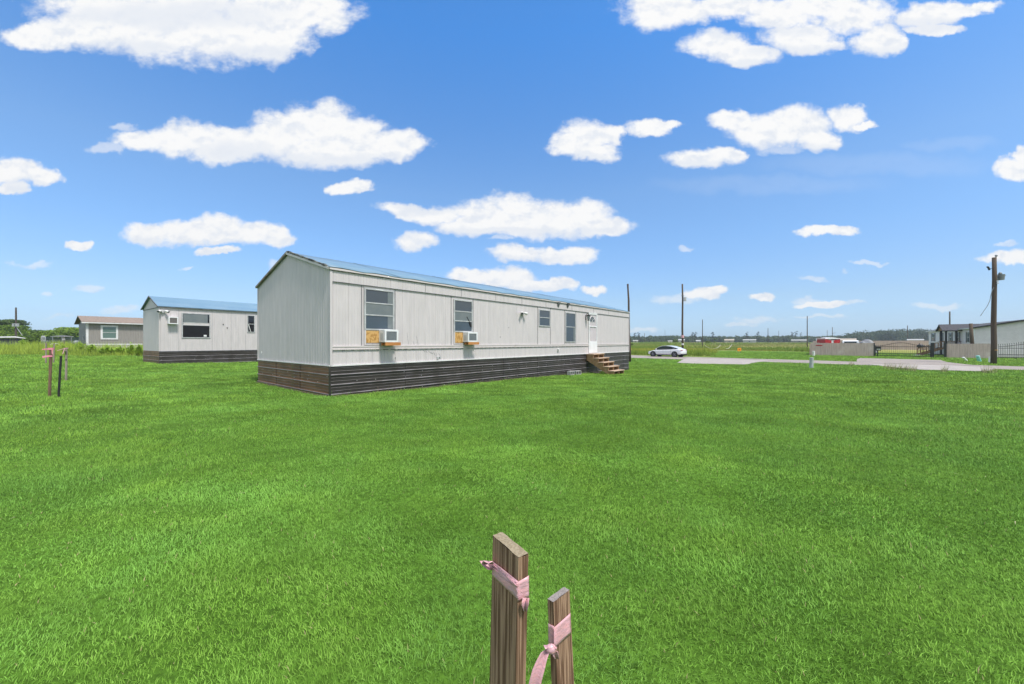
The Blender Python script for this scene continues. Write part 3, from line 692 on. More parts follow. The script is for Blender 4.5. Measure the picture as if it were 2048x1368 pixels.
def lantern():
    q, z = H1.tz(1171.5, 634.5); P = H1.N + H1.u * q
    t = empty('wall_lantern', (P.x, P.y, z), H1.rz, 'black caged lantern mounted on the wall left of the white door', 'lantern')
    MB().box(-.05, -.02, -.14, .05, 0, .12).build('back_plate', M['black'], t, bevel=.01)
    a = MB(); a.tube([(0, -.02, .10), (0, -.08, .19), (0, -.15, .17), (0, -.16, .12)], .013, 8); a.build('arm', M['black'], t)
    c = MB()
    for k in range(6):
        an = math.pi / 3 * k; p0 = (.045 * math.cos(an), -.16 + .045 * math.sin(an), -.17); p1 = (.085 * math.cos(an), -.16 + .085 * math.sin(an), .07)
        c.bar(p0, p1, .014)
    c.tube([(0, -.16, -.18), (0, -.16, -.165)], .055, 6); c.tube([(0, -.16, .06), (0, -.16, .085), (0, -.16, .15)], [.10, .10, .02], 6); c.build('cage', M['black'], t)
    MB().tube([(0, -.16, -.15), (0, -.16, .05)], [.035, .07], 6).build('glass_globe', M['pvc'], t)
lantern()

def stairs():
    q0 = H1.t(1171.5); P = H1.N + H1.u * q0; gx = P - H1.w * 1.2; g = gzf(gx.x, gx.y) - .02
    t = empty('wooden_steps', (P.x, P.y, g), H1.rz, 'raw wooden steps with open risers leading up to the white door', 'steps')
    top = .755 - g; n = 5; rise = top / n; run = .275; wd = 1.18; y0 = -.06
    for i in range(n):                                        # i=0 is the top
        z = top - rise * i; ya = y0 - .10 - run * i
        MB().box(-.03, ya - run - .03, z - .035, wd + .03, ya + .02 if i else -.045, z).build('tread', M['tread'], t, bevel=.004)
    for x in (0, wd / 2 - .02, wd - .04):
        pr = []                                               # saw-tooth carriage
        for i in range(n):
            z = top - rise * i - .036; ya = y0 - .10 - run * i
            pr += [(ya + .02 if i else y0 + .0, z), (ya - run, z)]
        pr += [(y0 - .10 - run * n + .0, .0), (y0 - .10 - run * n + .30, .0), (y0, top - .33)]
        MB().prism(pr, x, x + .04, lambda u, v, s_: (s_, u, v)).build('stringer', M['stairwood'], t)
    b = MB(); 
    for i in range(n): z = top - rise * i - .04; ya = y0 - .10 - run * i; b.box(.04, ya - .10, z - rise + .05, wd / 2 - .02, ya - .08, z - .01); b.box(wd / 2 + .02, ya - .10, z - rise + .05, wd - .04, ya - .08, z - .01)
    b.build('back_board', M['deckwood'], t)
    MB().box(0, -.05, top - .36, wd, -.038, top - .04).build('ledger', M['stairwood'], t)
stairs()
def blocks():
    for i, px in enumerate((1147.5, 1159.5)):
        q = H1.t(px - 6, .42); p = H1.N + H1.u * q - H1.w * .22; p = Vector((p.x, p.y, gzf(p.x, p.y)))
        mb = MB(); L = .39; D = .19; Hh = .19
        for x in (0, L / 2 - .016, L - .032): mb.box(x, 0, 0, x + .032, Hh, D)
        mb.box(.032, 0, 0, L / 2 - .016, .030, D).box(.032, Hh - .03, 0, L / 2 - .016, Hh, D).box(L / 2 + .016, 0, 0, L - .032, .03, D).box(L / 2 + .016, Hh - .03, 0, L - .032, Hh, D)
        # stand the block on its side so the cores face out
        Mx = Matrix.Rotation(R(90), 4, 'X'); mb.v = [tuple(Mx @ Vector(v)) for v in mb.v]
        o = mb.build('cinder_block', M['concrete'], bevel=.004); o.location = (p.x, p.y, p.z - .005); o.rotation_euler = (0, 0, H1.rz + (-.15 if i else .05))
        tag(o, ('grey cinder block nearer the camera of the two by the black skirting', 'grey cinder block nearer the wooden steps of the two by the skirting')[i], 'cinder block', 'cinder blocks beside the steps')
blocks()
def soil_strip():
    rr = random.Random(12)
    for (nm, A, d, out, L) in (('soil', H1.N, H1.u, -H1.w, L1), ('soil', H1.N, H1.w, -H1.u, W1)):
        mb = MB(); n = int(L / .18); P0 = []; P1 = []; P2 = []
        for i in range(n + 1):
            q = L * i / n; b = A + d * q; w_ = .07 + .10 * fbm(np.array([q * 1.3]), np.array([3.3 + L]), 2)[0] * rr.uniform(.6, 1.4)
            for lst, o_ in ((P0, -.05), (P1, w_ * .6), (P2, w_)):
                p = b + out * o_; lst.append((p.x, p.y, gzf(p.x, p.y) + (.016 if o_ < w_ else -.02)))
        mb.strip(P0, P1); mb.strip(P1, P2); tag(mb.build(nm, pm('dark_soil', (.045, .032, .022), (.08, .058, .038), rough=1, scale=12, bump=.01)), kind='structure')
soil_strip()
def scraps():
    for px, py, l, w, rz, m, lab in ((1196, 741.5, .75, .3, .3, 'palewood', 'broken grey board lying on the grass against the left side of the steps'),
        (1247, 738, .55, .2, .6, 'plastic', 'white flat scrap lying on bare ground right of the steps'), (1242, 735.5, .9, .25, .5, 'trash', 'tan scrap board lying at the far corner of the skirting')):
        q = H1.t(px, .5); p = H1.N + H1.u * q - H1.w * (.45 if px < 1240 else .2); p = Vector((p.x, p.y, gzf(p.x, p.y))); o = MB().box(-l / 2, -w / 2, 0, l / 2, w / 2, .02).box(-l / 2 + .05, -w / 2 - .05, .02, l / 3, w / 4, .036).build('scrap_board', M[m], bevel=.003)
        o.location = (p.x, p.y, p.z + .03); o.rotation_euler = (.12, .08, H1.rz + rz); tag(o, lab, 'scrap board')
scraps()

# ------------------------------------------------------------------ second mobile home
def second_home():
    t = empty('mobile_home', (H2.N.x, H2.N.y, 0), H2.rz, 'pale grey mobile home with blue roof and wide dark window, behind the nearest home', 'mobile home')
    zs = .85; ze = 3.31; zr = 4.0
    mb = MB(); vsheet(mb, ribs(.04, L2), zs, lambda x: ze, 0)
    mb.quad((0, W2, zs), (L2, W2, zs), (L2, W2, ze), (0, W2, ze)); mb.add([(L2, 0, zs), (L2, W2, zs), (L2, W2, ze), (L2, W2 / 2, zr - .03), (L2, 0, ze)], [(0, 1, 2, 3, 4)])
    mb.build('side_wall', M['siding'], t)
    gable(t, W2, zs, ze, zr - .03, M['siding'], simple=.2)
    MB().box(-.02, 0, ze - .05, -.002, W2, ze - .02).build('gable_seam', M['vent'], t)
    rf = MB()
    for y in (-.08, W2 + .08): rf.strip([(-.08, y, ze + .02), (L2 + .08, y, ze + .02)], [(-.08, W2 / 2, zr), (L2 + .08, W2 / 2, zr)])
    r = rf.build('roof', M['roof'], t); so = r.modifiers.new('th', 'SOLIDIFY'); so.thickness = .03; so.offset = 0
    for a, y in ((.55, .35), (3.9, .5), (6.2, .3)): MB().box(a, y, ze + .02 + y / (W2 / 2) * (zr - ze) + .01, a + .55, y + .03, ze + .02 + y / (W2 / 2) * (zr - ze) + .03).build('roof_patch', M['vent'], r)
    MB().box(-.06, -.085, ze - .035, L2, -.03, ze + .001).build('eave_trim', M['vent'], t)
    k = MB(); k.bar((-.09, -.09, ze), (-.09, W2 / 2, zr), .03, .06); k.bar((-.09, W2 + .09, ze), (-.09, W2 / 2, zr), .03, .06); k.build('rake_trim', M['vent'], t)
    MB().box(-.015, -.015, zs, .03, .004, ze - .04).build('corner_trim', M['trim'], t)
    MB().box(0, -.02, zs - .03, L2, -.001, zs).build('drip_edge', M['vent'], t)
    skirting(t, L2, zs, -.1, [.565, .335, .12], 'x', M['skirt'], M['skirt_rib_highlight'], seed=8)
    skirting(t, W2, zs, -.1, [.565, .335, .12], 'y', M['skirt_end'], M['skirt_rib_highlight'], seams=5, seed=9)
    MB().box(L2 - .01, 0, -.1, L2, W2, zs).box(0, W2 - .01, -.1, L2, W2, zs).build('skirting_back', M['skirt'], t)
    a, z1 = H2.tz(365.5, 627); b = H2.t(418.5); z0 = H2.tz(365.5, 674.5)[1]; r1 = H2.tz(365.5, 645)[1]; r2 = H2.tz(365.5, 650)[1]
    w = window(t, a, b, z0, z1, rails=(r2, r1), glass='glass_dark', fr=.05, name='window')
    MB().box(a + .02, -.018, r1 + .02, b - .08, -.015, z1 - .02).build('pale_curtain', M['screen'], w)
    MB().box(a + .02, -.02, r2 + .016, b, -.0145, r1 - .016).build('meeting_rail', M['siding'], w)
    sp = MB(); rr = random.Random(4)
    MB().box(b - .27, -.018, z0 + .05, b - .13, -.015, z0 + .15).build('sticker', M['plastic'], w)
    a, z1 = H2.tz(496, 631.5); b = H2.t(508); z0 = H2.tz(496, 663.5)[1]; rm = H2.tz(496, 648)[1]
    w = window(t, a, b, z0, z1, rails=(rm,), glass='glass_dark', fr=.05, name='window')
    MB().bar((a + .02, -.02, rm - .03), (a + .14, -.03, z0 + .01), .03).build('loose_strip', M['white'], w)
    for px, py in ((446.5, 649), (454.5, 656)):
        q, z = H2.tz(px, py); MB().box(q - .015, -.02, z - .04, q + .015, 0, z + .02).box(q - .035, -.02, z + .02, q + .035, 0, z + .035).build('wall_hook', M['blackmatte'], t)
    for px in (357, 424.5, 463, 491): q = H2.t(px); MB().box(q, -.012, zs, q + .008, -.001, ze - .05).build('panel_seam', M['lightgrey'], t)
    # wall air conditioner
    q, z = H2.tz(334.5, 648, .0); P = H2.N + H2.u * q
    c = empty('wall_air_conditioner', (P.x, P.y, z), H2.rz, 'boxy grey air conditioner set in the wall left of the wide dark window', 'air conditioner')
    wd = H2.t(356.5, .25) - q; h = 14.3 / F * (H2.N.y + q * .8)
    MB().box(0, -.25, 0, wd, 0, h).build('case', M['plastic'], c, bevel=.01)
    m = .05; f = MB(); f.box(0, -.27, 0, wd, -.25, m).box(0, -.27, h - m, wd, -.25, h).box(0, -.27, m, m, -.25, h - m).box(wd - m, -.27, m, wd, -.25, h - m); f.build('front_frame', M['plastic'], c)
    g = MB()
    for i in range(22): x = m + (wd - 2 * m) * (i + .5) / 22; g.box(x - .005, -.262, m, x + .005, -.251, h - m)
    g.box(m, -.2515, m, wd - m, -.2505, h - m); g.build('grille', pm('brown_grey_grille', (.16, .15, .145)), c)
second_home()

# ------------------------------------------------------------------ taupe house at the left
def third_home():
    g = .35
    t = empty('house', (H3.N.x, H3.N.y, g), H3.rz, 'taupe house with brown shingle roof and white trimmed window, beyond the weeds at left', 'house')
    zs = 1.15 - g; ze = 3.50 - g; zr = 4.25 - g
    mb = MB(); pr = [(x, d) for x, d in ribs(0, L3, simple=.2, depth=.012)]
    vsheet(mb, pr, zs, lambda x: ze, 0); mb.quad((0, W3, zs), (L3, W3, zs), (L3, W3, ze), (0, W3, ze)); mb.build('side_wall', M['taupe'], t)
    MB().add([(0, 0, zs), (0, W3, zs), (0, W3, ze), (0, W3 / 2, zr - .05), (0, 0, ze)], [(0, 1, 2, 3, 4)]).build('end_wall', M['taupedark'], t); MB().add([(L3, 0, zs), (L3, W3, zs), (L3, W3, ze), (L3, W3 / 2, zr - .05), (L3, 0, ze)], [(0, 1, 2, 3, 4)]).build('end_wall', M['taupedark'], t)
    r = MB()
    ov = .35
    for y in (-ov, W3 + ov): r.strip([(-ov, y, ze - .05), (L3 + ov, y, ze - .05)], [(-ov, W3 / 2, zr), (L3 + ov, W3 / 2, zr)])
    ro = r.build('roof', M['brownshingle'], t); so = ro.modifiers.new('th', 'SOLIDIFY'); so.thickness = .05; so.offset = 0
    MB().box(-ov, -ov - .02, ze - .17, L3 + ov, -ov + .01, ze - .06).build('gutter', M['white'], ro)
    MB().box(-ov, -ov + .01, ze - .10, L3, 0, ze - .085).build('soffit', M['white'], ro)
    MB().box(-.02, -.03, zs, .16, -.001, ze - .1).box(-.03, -.03, zs, -.001, .1, ze - .1).build('corner_board', M['white'], t)
    MB().box(0, -.03, zs - .12, L3, -.001, zs + .02).build('water_table', M['white'], t)
    MB().box(0, .0, -.4, L3, .05, zs - .12).box(0, 0.05, -.4, .05, W3, zs - .12).build('foundation_skirt', pm('cream_skirt', (.55, .52, .46), (.48, .45, .40), scale=3), t)
    a, z1 = H3.tz(205.5, 653.5); b = H3.t(232); z0 = H3.tz(205.5, 676)[1]; rm = H3.tz(205.5, 665)[1]
    window(t, a, b, z0 - g, z1 - g, rails=(rm - g,), glass='glass_green', frame='white', fr=.16, out=.04)
    MB().box(-.12, 1.5, 1.2, -.001, 1.75, 1.7).build('meter_box', M['lightgrey'], t)
    p = at(284, 690, 43); MB().tube([(4.3, -.25, .2), (4.3, -.25, .95), (4.2, -.25, 1.05)], .05, 8).build('standpipe', M['trash'], t)
third_home()
# ------------------------------------------------------------------ white house behind the fence at right (house lies on the -y side of its frame)
def fourth_home():
    g = ZR
    t = empty('house', (H4.N.x, H4.N.y, g), H4.rz, 'white house with charcoal roof, dark shutters and small porch, behind the wooden fence', 'house')
    ze = 3.19 - g; zr = 4.05 - g; W = W4; L = L4
    MB().quad((0, 0, 0), (L, 0, 0), (L, 0, ze), (0, 0, ze)).quad((0, -W, 0), (L, -W, 0), (L, -W, ze), (0, -W, ze)).build('side_wall', M['whitesiding'], t)
    # near gable in lapped boards
    mb = MB(); z = 1.0; A = []
    zt = lambda y: ze + (zr - ze) * (1 - abs(y + W / 2) / (W / 2)) - .05
    while z < zr:
        z2 = min(z + .2, zr)
        def yr(zz):
            if zz <= ze - .05: return (-W, 0)
            f = (zz - ze + .05) / (zr - ze); f = min(f, 1); return (-W + W / 2 * f, -W / 2 * f)
        a = yr(z); b = yr(z2)
        mb.quad((-.022, a[0], z), (-.022, a[1], z), (-.004, b[1], z2), (-.004, b[0], z2)); mb.quad((-.022, a[0], z), (-.022, a[1], z), (0, a[1], z), (0, a[0], z)); z = z2
    mb.quad((-.022, -W, 0), (-.022, 0, 0), (-.022, 0, 1.0), (-.022, -W, 1.0)); mb.build('end_wall', M['whitesiding'], t)
    r = MB(); ov = .3
    for y in (ov, -W - ov): r.strip([(-ov, y, ze - .05), (L + ov, y, ze - .05)], [(-ov, -W / 2, zr), (L + ov, -W / 2, zr)])
    ro = r.build('roof', M['shingle'], t); so = ro.modifiers.new('th', 'SOLIDIFY'); so.thickness = .06; so.offset = 0
    k = MB(); k.bar((-ov - .03, ov, ze - .10), (-ov - .03, -W / 2, zr - .04), .04, .17); k.bar((-ov - .03, -W - ov, ze - .10), (-ov - .03, -W / 2, zr - .04), .04, .17); k.build('rake_board', M['black'], ro)
    MB().box(-ov, ov, ze - .17, L, ov + .03, ze - .05).build('gutter', M['white'], ro)
    MB().box(-.04, -.12, 0, .0, .03, ze - .1).box(0, .0, 0, .1, .03, ze - .1).build('corner_board', M['plastic'], t)
    MB().box(.12, .0, 0, L, .02, .9).build('skirt_panel', M['lightgrey'], t)
    for pa, pb in ((1864.5, 1869), (1881.5, 1885), (1899.5, 1903), (1913, 1917.8), (1935, 1939.2)):
        b = H4.t(pa); a = H4.t(pb); z1 = H4.tz(pa, 667 - (pa - 1864) * .035)[1] - g; z0 = H4.tz(pa, 682 + (pa - 1864) * .03)[1] - g
        f = MB(); fr = .06; f.box(a - fr, 0, z0 - fr, b + fr, .04, z0); f.box(a - fr, 0, z1, b + fr, .04, z1 + fr); f.box(a - fr, 0, z0, a, .04, z1); f.box(b, 0, z0, b + fr, .04, z1); f.box(a, .0, (z0 + z1) / 2 - .03, b, .035, (z0 + z1) / 2 + .03)
        w = f.build('window', M['white'], t)
        MB().box(a, .005, z0, b, .02, z1).build('pane', M['glass'], w)
        for x0 in (a - fr - .38, b + fr + .02): MB().box(x0, 0, z0 - .05, x0 + .34, .045, z1 + .05).build('shutter', M['black'], w)
    # porch
    a, b, o = 3.9, 6.2, 1.5; zd = 1.15
    pc = MB().box(a, .0, zd - .1, b, o, zd).build('porch_deck', M['deckwood'], t)
    for x, y in ((a + .1, o - .1), (b - .1, o - .1), (a + .1, .45)): MB().box(x - .1, y - .1, 0, x + .1, y + .1, ze - .25).build('porch_post', M['black'], pc)
    for x in (a + .05, b - .05):
        rl = MB(); rl.bar((x, 0, zd + .9), (x, o, zd + .9), .09, .05); rl.bar((x, 0, zd + .15), (x, o, zd + .15), .09, .05)
        for j in range(10): rl.box(x - .02, o * (j + .5) / 10 - .02, zd + .15, x + .02, o * (j + .5) / 10 + .02, zd + .9)
        rl.build('porch_rail', M['deckwood'], pc)
    pr = MB(); m = (a + b) / 2; e = .3
    pr.prism([(a - e, ze - .25), (m, ze + .62), (b + e, ze - .25), (b + e, ze - .33), (m, ze + .52), (a - e, ze - .33)], -1.8, o + .35, lambda u, v, s: (u, s, v)); pr.build('porch_roof', M['shingle'], t)
    pg = MB(); pg.prism([(a - .1, ze - .26), (m, ze + .46), (b + .1, ze - .26)], o + .1, o + .14, lambda u, v, s: (u, s, v)); pg.build('porch_gable', M['deckwood'], t)
    st = MB(); L0 = 2.3
    for x in (a + .3, b - .5):
        st.bar((x, o, zd), (x, o + L0, .15), .06, .25); st.bar((x, o, zd + .9), (x, o + L0, .95), .07, .07); st.bar((x, o, zd + .55), (x, o + L0, .6), .05, .05)
        for j in range(5): f = j / 4; zz = zd + (.1 - zd) * f; st.box(x - .04, o + L0 * f - .04, max(0, zz - .1), x + .04, o + L0 * f + .04, zz + .9 + .05 * f)
    for j in range(7): f = (j + .5) / 7; st.box(a + .3, o + L0 * f - .14, zd - zd * f - .02, b - .5, o + L0 * f + .14, zd - zd * f + .02)
    st.build('porch_steps', M['deckwood'], t)
    MB().prism([(o + L0 - .3, .0), (o + L0 + 1.2, 0), (o + L0 - .3, .15)], a + .2, b - .4, lambda u, v, s: (s, u, v)).build('concrete_ramp', M['concrete'], t)
fourth_home()

# ------------------------------------------------------------------ fences and gate along FA + k*FD
FA = Vector((43.6, 55.3)); FD = Vector((.70, -.714)).normalized()
def fk(px, off=0):
    a = (px - 1024) / F; n = FA; return (a * n.y - n.x) / (FD.x - a * FD.y)
def fpt(k): return FA + FD * k
frz = math.atan2(FD.y, FD.x)
def picket_fence(name, A, d, L, h, label, cat, seed=1, broken=True):
    rz = math.atan2(d[1], d[0]); rr = random.Random(seed)
    t = empty(name, (A[0], A[1], ZR), rz, label, cat)
    n = int(L / .14); mb = MB()
    for i in range(n):
        x = L * i / n; hh = h + rr.uniform(-.02, .02); tl = rr.uniform(-.004, .004)
        mb.box(x + .004, -.01 + rr.uniform(-.006, .006), .02, x + L / n - .004, .012, hh)
    mb.build('picket_panel', M['fence'], t)
    MB().box(0, .02, .3, L, .06, .39).box(0, .02, h * .5, L, .06, h * .5 + .09).box(0, .02, h - .35, L, .06, h - .26).build('rail', M['fence'], t)
    x = 0
    while x <= L:
        MB().box(x - .05, .06, 0, x + .05, .16, h - .05).build('fence_post', M['fence'], t); x += max(2.4, L / 60)
    return t
kA = fk(1622); kB = fk(1748.5); kC = fk(1863.5); kD = fk(1888); kE = fk(1892.5); kF_ = fk(1984); kG = fk(1994)
f1_ = picket_fence('wooden_fence', fpt(kA), FD, kB - kA, 1.80, 'weathered wooden privacy fence left of the black gate, with a red plate near its end', 'fence', 2)
MB().box(.55, -.03, 1.38, 1.30, -.016, 1.52).build('red_plate', M['red'], f1_)
picket_fence('wooden_fence', fpt(kE), FD, kF_ - kE, 1.74, 'weathered wooden privacy fence right of the black gate, behind the leaning markers', 'fence', 3)
side = Vector((.66, .75)).normalized()
picket_fence('wooden_fence', fpt(kA), side, 46, 1.75, 'wooden side fence running back from the left end of the gated yard', 'fence', 4)
R0 = at(1626, 700, 104); R0 = Vector((R0.x, R0.y)); 
R1 = Vector(at(1862, 700, 88).xy) 
rd = (R1 - R0)
picket_fence('wooden_fence', R0, rd.normalized(), rd.length, 2.25, 'long pinkish wooden fence closing the back of the gated yard', 'fence', 5)

def iron_gate():
    L = kC - kB - .15; A = fpt(kB + .08)
    t = empty('driveway_gate', (A.x, A.y, ZR), frz, 'wide black iron driveway gate with arched top', 'gate')
    arch = lambda x: 1.42 + .42 * math.sin(math.pi * max(0, min(1, (x / L - .05) / .85))) ** 2
    fr = MB(); fr.box(0, -.03, .12, L, .03, .19); fr.box(0, -.03, .42, L, .03, .48); fr.box(0, -.03, 1.30, L, .03, 1.36); fr.box(0, -.03, .1, .07, .03, 1.5); fr.box(L - .07, -.03, .1, L, .03, 1.5)
    xs = np.linspace(0, L, 40)
    for i in range(39): fr.bar((xs[i], 0, arch(xs[i])), (xs[i + 1], 0, arch(xs[i + 1])), .05, .05)
    fr.build('gate_frame', M['black'], t)
    br = MB(); n = int(L / .17)
    for i in range(n + 1):
        x = L * i / n; br.box(x - .011, -.011, .12, x + .011, .011, arch(x) + .16)
        if i % 2 == 0: br.box(x - .007 + L / n / 2, -.008, .12, x + .007 + L / n / 2, .008, .45)
    br.build('gate_bars', M['black'], t)
    w = MB()
    for x in (.9, L - 1.0): w.tube([(x, -.03, .06), (x, .03, .06)], .08, 10)
    w.build('gate_wheel', M['black'], t)
    for k, wd, h, nm in ((kB + .0, .12, 1.75, 0), (kC + .05, .30, 1.78, 1), (kD + .1, .22, 3.05, 2)):
        P = fpt(k); lab = ('thin black gate post against the left wooden fence', 'thick black post at the closing end of the wide gate', 'tall black post at the left edge of the right wooden fence')[nm]
        e = empty('gate_post', (P.x, P.y, ZR), frz, lab, 'gate post', 'black posts of the driveway gate')
        h = (1.75, 1.80, 1.80)[nm]
        MB().box(-wd / 2, -wd / 2, 0, wd / 2, wd / 2, h).build('shaft', M['black'], e, bevel=.01); MB().box(-wd / 2 - .02, -wd / 2 - .02, h, wd / 2 + .02, wd / 2 + .02, h + .05).build('cap', M['black'], e)
    # small walk-through panel
    P = fpt(kC + .28); Ls = kD - kC - .35
    e = empty('pedestrian_gate', (P.x, P.y, ZR), frz, 'narrow black iron panel between the thick and the tall gate posts', 'gate')
    mb = MB(); mb.box(0, -.02, .12, Ls, .02, .18); mb.box(0, -.02, .42, Ls, .02, .47); mb.box(0, -.02, 1.25, Ls, .02, 1.30); mb.build('gate_frame', M['black'], e)
    mb = MB(); n = max(3, int(Ls / .17))
    for i in range(n + 1): x = Ls * i / n; mb.box(x - .011, -.011, .1, x + .011, .011, 1.55)
    mb.build('gate_bars', M['black'], e)
    # gate opener box
    P = fpt(kB + .35); e = empty('gate_opener', (P.x + .2, P.y + .25, ZR), frz, 'black gate opener box with white cover inside the left gate post', 'gate opener')
    MB().box(-.05, -.05, 0, .05, .05, .8).build('stand', M['black'], e); MB().box(-.25, -.2, .8, .35, .2, 1.3).build('housing', M['black'], e, bevel=.03); MB().box(-.1, -.22, .9, .3, -.2, 1.05).build('cover', M['white'], e)
iron_gate()
def iron_fence():
    A = fpt(kG + .1); L = 16
    t = empty('iron_fence', (A.x, A.y, ZR), frz, 'black iron fence with spiked pickets and rising arched top, right of the near utility pole', 'fence')
    top = lambda x: 1.42 + .38 * math.sin(math.pi * min(1, x / 5.2)) ** 2 if x < 5.2 else 1.42
    fr = MB(); fr.box(0, -.02, .16, L, .02, .22); fr.box(0, -.02, .5, L, .02, .55); fr.box(0, -.02, 1.22, L, .02, 1.27)
    xs = np.linspace(0, L, 70)
    for i in range(69): fr.bar((xs[i], 0, top(xs[i])), (xs[i + 1], 0, top(xs[i + 1])), .045, .045)
    fr.build('fence_rails', M['black'], t)
    b = MB(); n = int(L / .155)
    for i in range(n + 1):
        x = L * i / n; b.box(x - .012, -.012, .1, x + .012, .012, top(x) + .2)
        b.add([(x - .03, 0, top(x) + .2), (x + .03, 0, top(x) + .2), (x, 0, top(x) + .32), (x, .02, top(x) + .2)], [(0, 3, 2), (3, 1, 2), (0, 2, 1)])
        if i < n: b.box(x + .07, -.009, .16, x + .086, .009, .52)
    b.build('fence_pickets', M['black'], t)
    w = MB(); w.tube([(1.2, -.04, .07), (1.2, .04, .07)], .08, 10); w.build('wheel', M['black'], t)
iron_fence()

# ------------------------------------------------------------------ poles
def pole(px, ytop, ybase, d, label, w=.26, dx=0, far=True, zb=None, extra=None, grp='wooden utility poles'):
    P = at(px + dx, 684, d); zb = gzf(P.x, P.y) if zb is None else zb
    T = at(px, ytop, d); t = empty('utility_pole', (P.x, P.y, zb), 0, label, 'utility pole', grp)
    lean = (T.x - P.x, 0); h = T.z - zb
    n = 5; pts = [(lean[0] * i / n + (.03 * math.sin(i * 2.1) if not far else 0), 0, -.3 + (h + .3) * i / n) for i in range(n + 1)]
    MB().tube(pts, [w / 2 * (1 - .28 * i / n) for i in range(n + 1)], 10).build('pole_shaft', M['polefar' if far else 'pole'], t, smooth=True)
    return t, h
def make_poles():
    t, h = pole(1256, 568, 721, (CZ + .46) * F / 37.5, 'slim wooden pole standing just behind the far corner of the nearest home', .24, dx=4, far=False)
    t, h = pole(1365, 568, 700, 56, 'tall wooden pole with a small box and a pink band, behind the white car', .30, far=False)
    MB().box(.12, -.30, h - 2.55, .45, -.12, h - 1.95).build('transformer_box', M['lightgrey'], t, bevel=.03); MB().box(-.2, -.2, h - 1.75, .15, .0, h - 1.7).build('bracket', M['grey'], t)
    MB().tube([(0, 0, 2.55), (0, 0, 2.95)], .21, 12).build('pink_band', M['pinkish'], t); MB().tube([(0, 0, 1.5), (0, 0, 1.75)], .19, 12).build('pale_tag', M['white'], t)
    pole(1405, 639, 692, 112, 'thin dark pole rising where the white hose starts in the field', .26)
    pole(1614.5, 632, 692, 116, 'dark wooden pole just left of the wooden fence end', .28)
    pole(1536, 656, 687, 210, 'pale thin pole in the far field, left of the faint tallest palm pair', .34)
    pole(1557.5, 661, 684, 300, 'faint thin pole in the far field between two taller poles', .3)
    pole(1289, 666, 683, 260, 'short dark pole at the left end of the far field near the white shed', .34)
    pole(1330, 659, 683, 420, 'faint hazy mast above the trees between the first pole and the white car', .3)
    t, h = pole(1654.5, 660, 683, 300, 'thin far pole rising directly above the red canopy', .3)
    t, h = pole(1664.7, 654, 683, 210, 'far pole with a bent top bracket, right above the red canopy', .36)
    MB().bar((0, 0, h - 3.6), (1.8, 0, h - 3.1), .12).build('bracket', M['polefar'], t)
    pole(1725.5, 664, 683, 320, 'thin pole in front of the far wood, left of the gate arch', .3)
    pole(1738, 667, 683, 330, 'pale thin pole in front of the far wood, above the left gate post', .3)
    pole(1815, 651, 683, 200, 'dark far pole above the middle of the gate', .42)
    pole(1899.5, 623, 684, 92, 'dark pole rising behind the roof of the white house', .36)
    # near pole with its lamp
    b = onground(1987, 727.5); t, h = pole(1989, 515, 727.5, b.y, 'thick brown utility pole with a grey lamp and dangling wire, nearest pole at right', .40, dx=-2, far=False, zb=b.z)
    P1 = lambda px, py: Vector(((px - 1024) / F * b.y - t.location.x, 0, CZ + (684 - py) / F * b.y - t.location.z))
    a = MB(); 
    for yy in (552, 558): a.bar(P1(1990, yy), P1(1998, yy), .05, .05)
    a.build('bracket', M['grey'], t)
    c = P1(2001.5, 554); k = b.y / F
    lm = MB(); lm.tube([c + Vector((0, 0, -6 * k)), c + Vector((0, 0, 5 * k))], [4.8 * k, 5.6 * k], 14); lo = lm.build('lamp_housing', M['grey'], t)
    MB().tube([c + Vector((-1 * k, 0, 5 * k)), c + Vector((-1 * k, 0, 7 * k)), c + Vector((-1 * k, 0, 9.5 * k))], [2.5 * k, 2.8 * k, 1.2 * k], 10).build('photocell', M['grey'], lo)
    MB().bar(c + Vector((-4 * k, 0, 5.2 * k)), c + Vector((9 * k, 0, 3.0 * k)), .10, .03).build('visor', M['grey'], lo)
    tp = MB(); tp.tube([P1(1991.5, 519), P1(1992.3, 512)], .035, 6); tp.ball(P1(1992.5, 511.5), .09, 8, 6); tp.build('top_insulator', M['grey'], t)
    wpts = [P1(1985, 575), P1(1981, 582), P1(1978.5, 592), P1(1977, 601), P1(1972, 612), P1(1965, 622), P1(1958, 632)]
    MB().tube([p + Vector((0, -.1, 0)) for p in wpts], .022, 5).build('dangling_wire', M['grey'], t)
    ins = MB(); ins.tube([P1(1980.5, 537), P1(1986, 537)], .02, 6); ins.tube([P1(1974.5, 534), P1(1976, 534), P1(1979, 540)], .07, 7); ins.build('insulator', M['black'], t)
    tg = MB()
    for yy in (563, 567): q = P1(1989, yy); tg.box(q.x - .06, -.23, q.z - .05, q.x + .10, -.17, q.z + .05)
    tg.build('pole_tag', M['lightgrey'], t)
    q = P1(1988.6, 700.5); MB().tube([q, q + Vector((0, 0, .05))], .215, 12).build('yellow_strap', M['ply'], t)
    # leaning timber behind the fence
    p = fpt(fk(1945)); Q0 = Vector((p.x + .25, p.y + .3)); d = Q0.y
    e = empty('timber_post', (Q0.x, Q0.y, ZR), 0, 'thick brown timber post leaning above the right wooden fence', 'timber post')
    T = at(1941.5, 647, d); B = at(1947, 715, d); MB().tube([(B.x - Q0.x, 0, -.1), (T.x - Q0.x, 0, T.z - ZR)], [.17, .15], 10).build('pole_shaft', M['pole'], e, smooth=True)
    # left background pole
    P = at(32, 684, 62); t = empty('utility_pole', (P.x, P.y, gzf(P.x, P.y)), 0, 'wooden pole with a pale meter box in front of the trees at the far left', 'utility pole', 'wooden utility poles')
    k = 62 / F; z = lambda y: CZ + (684 - y) * k - t.location.z
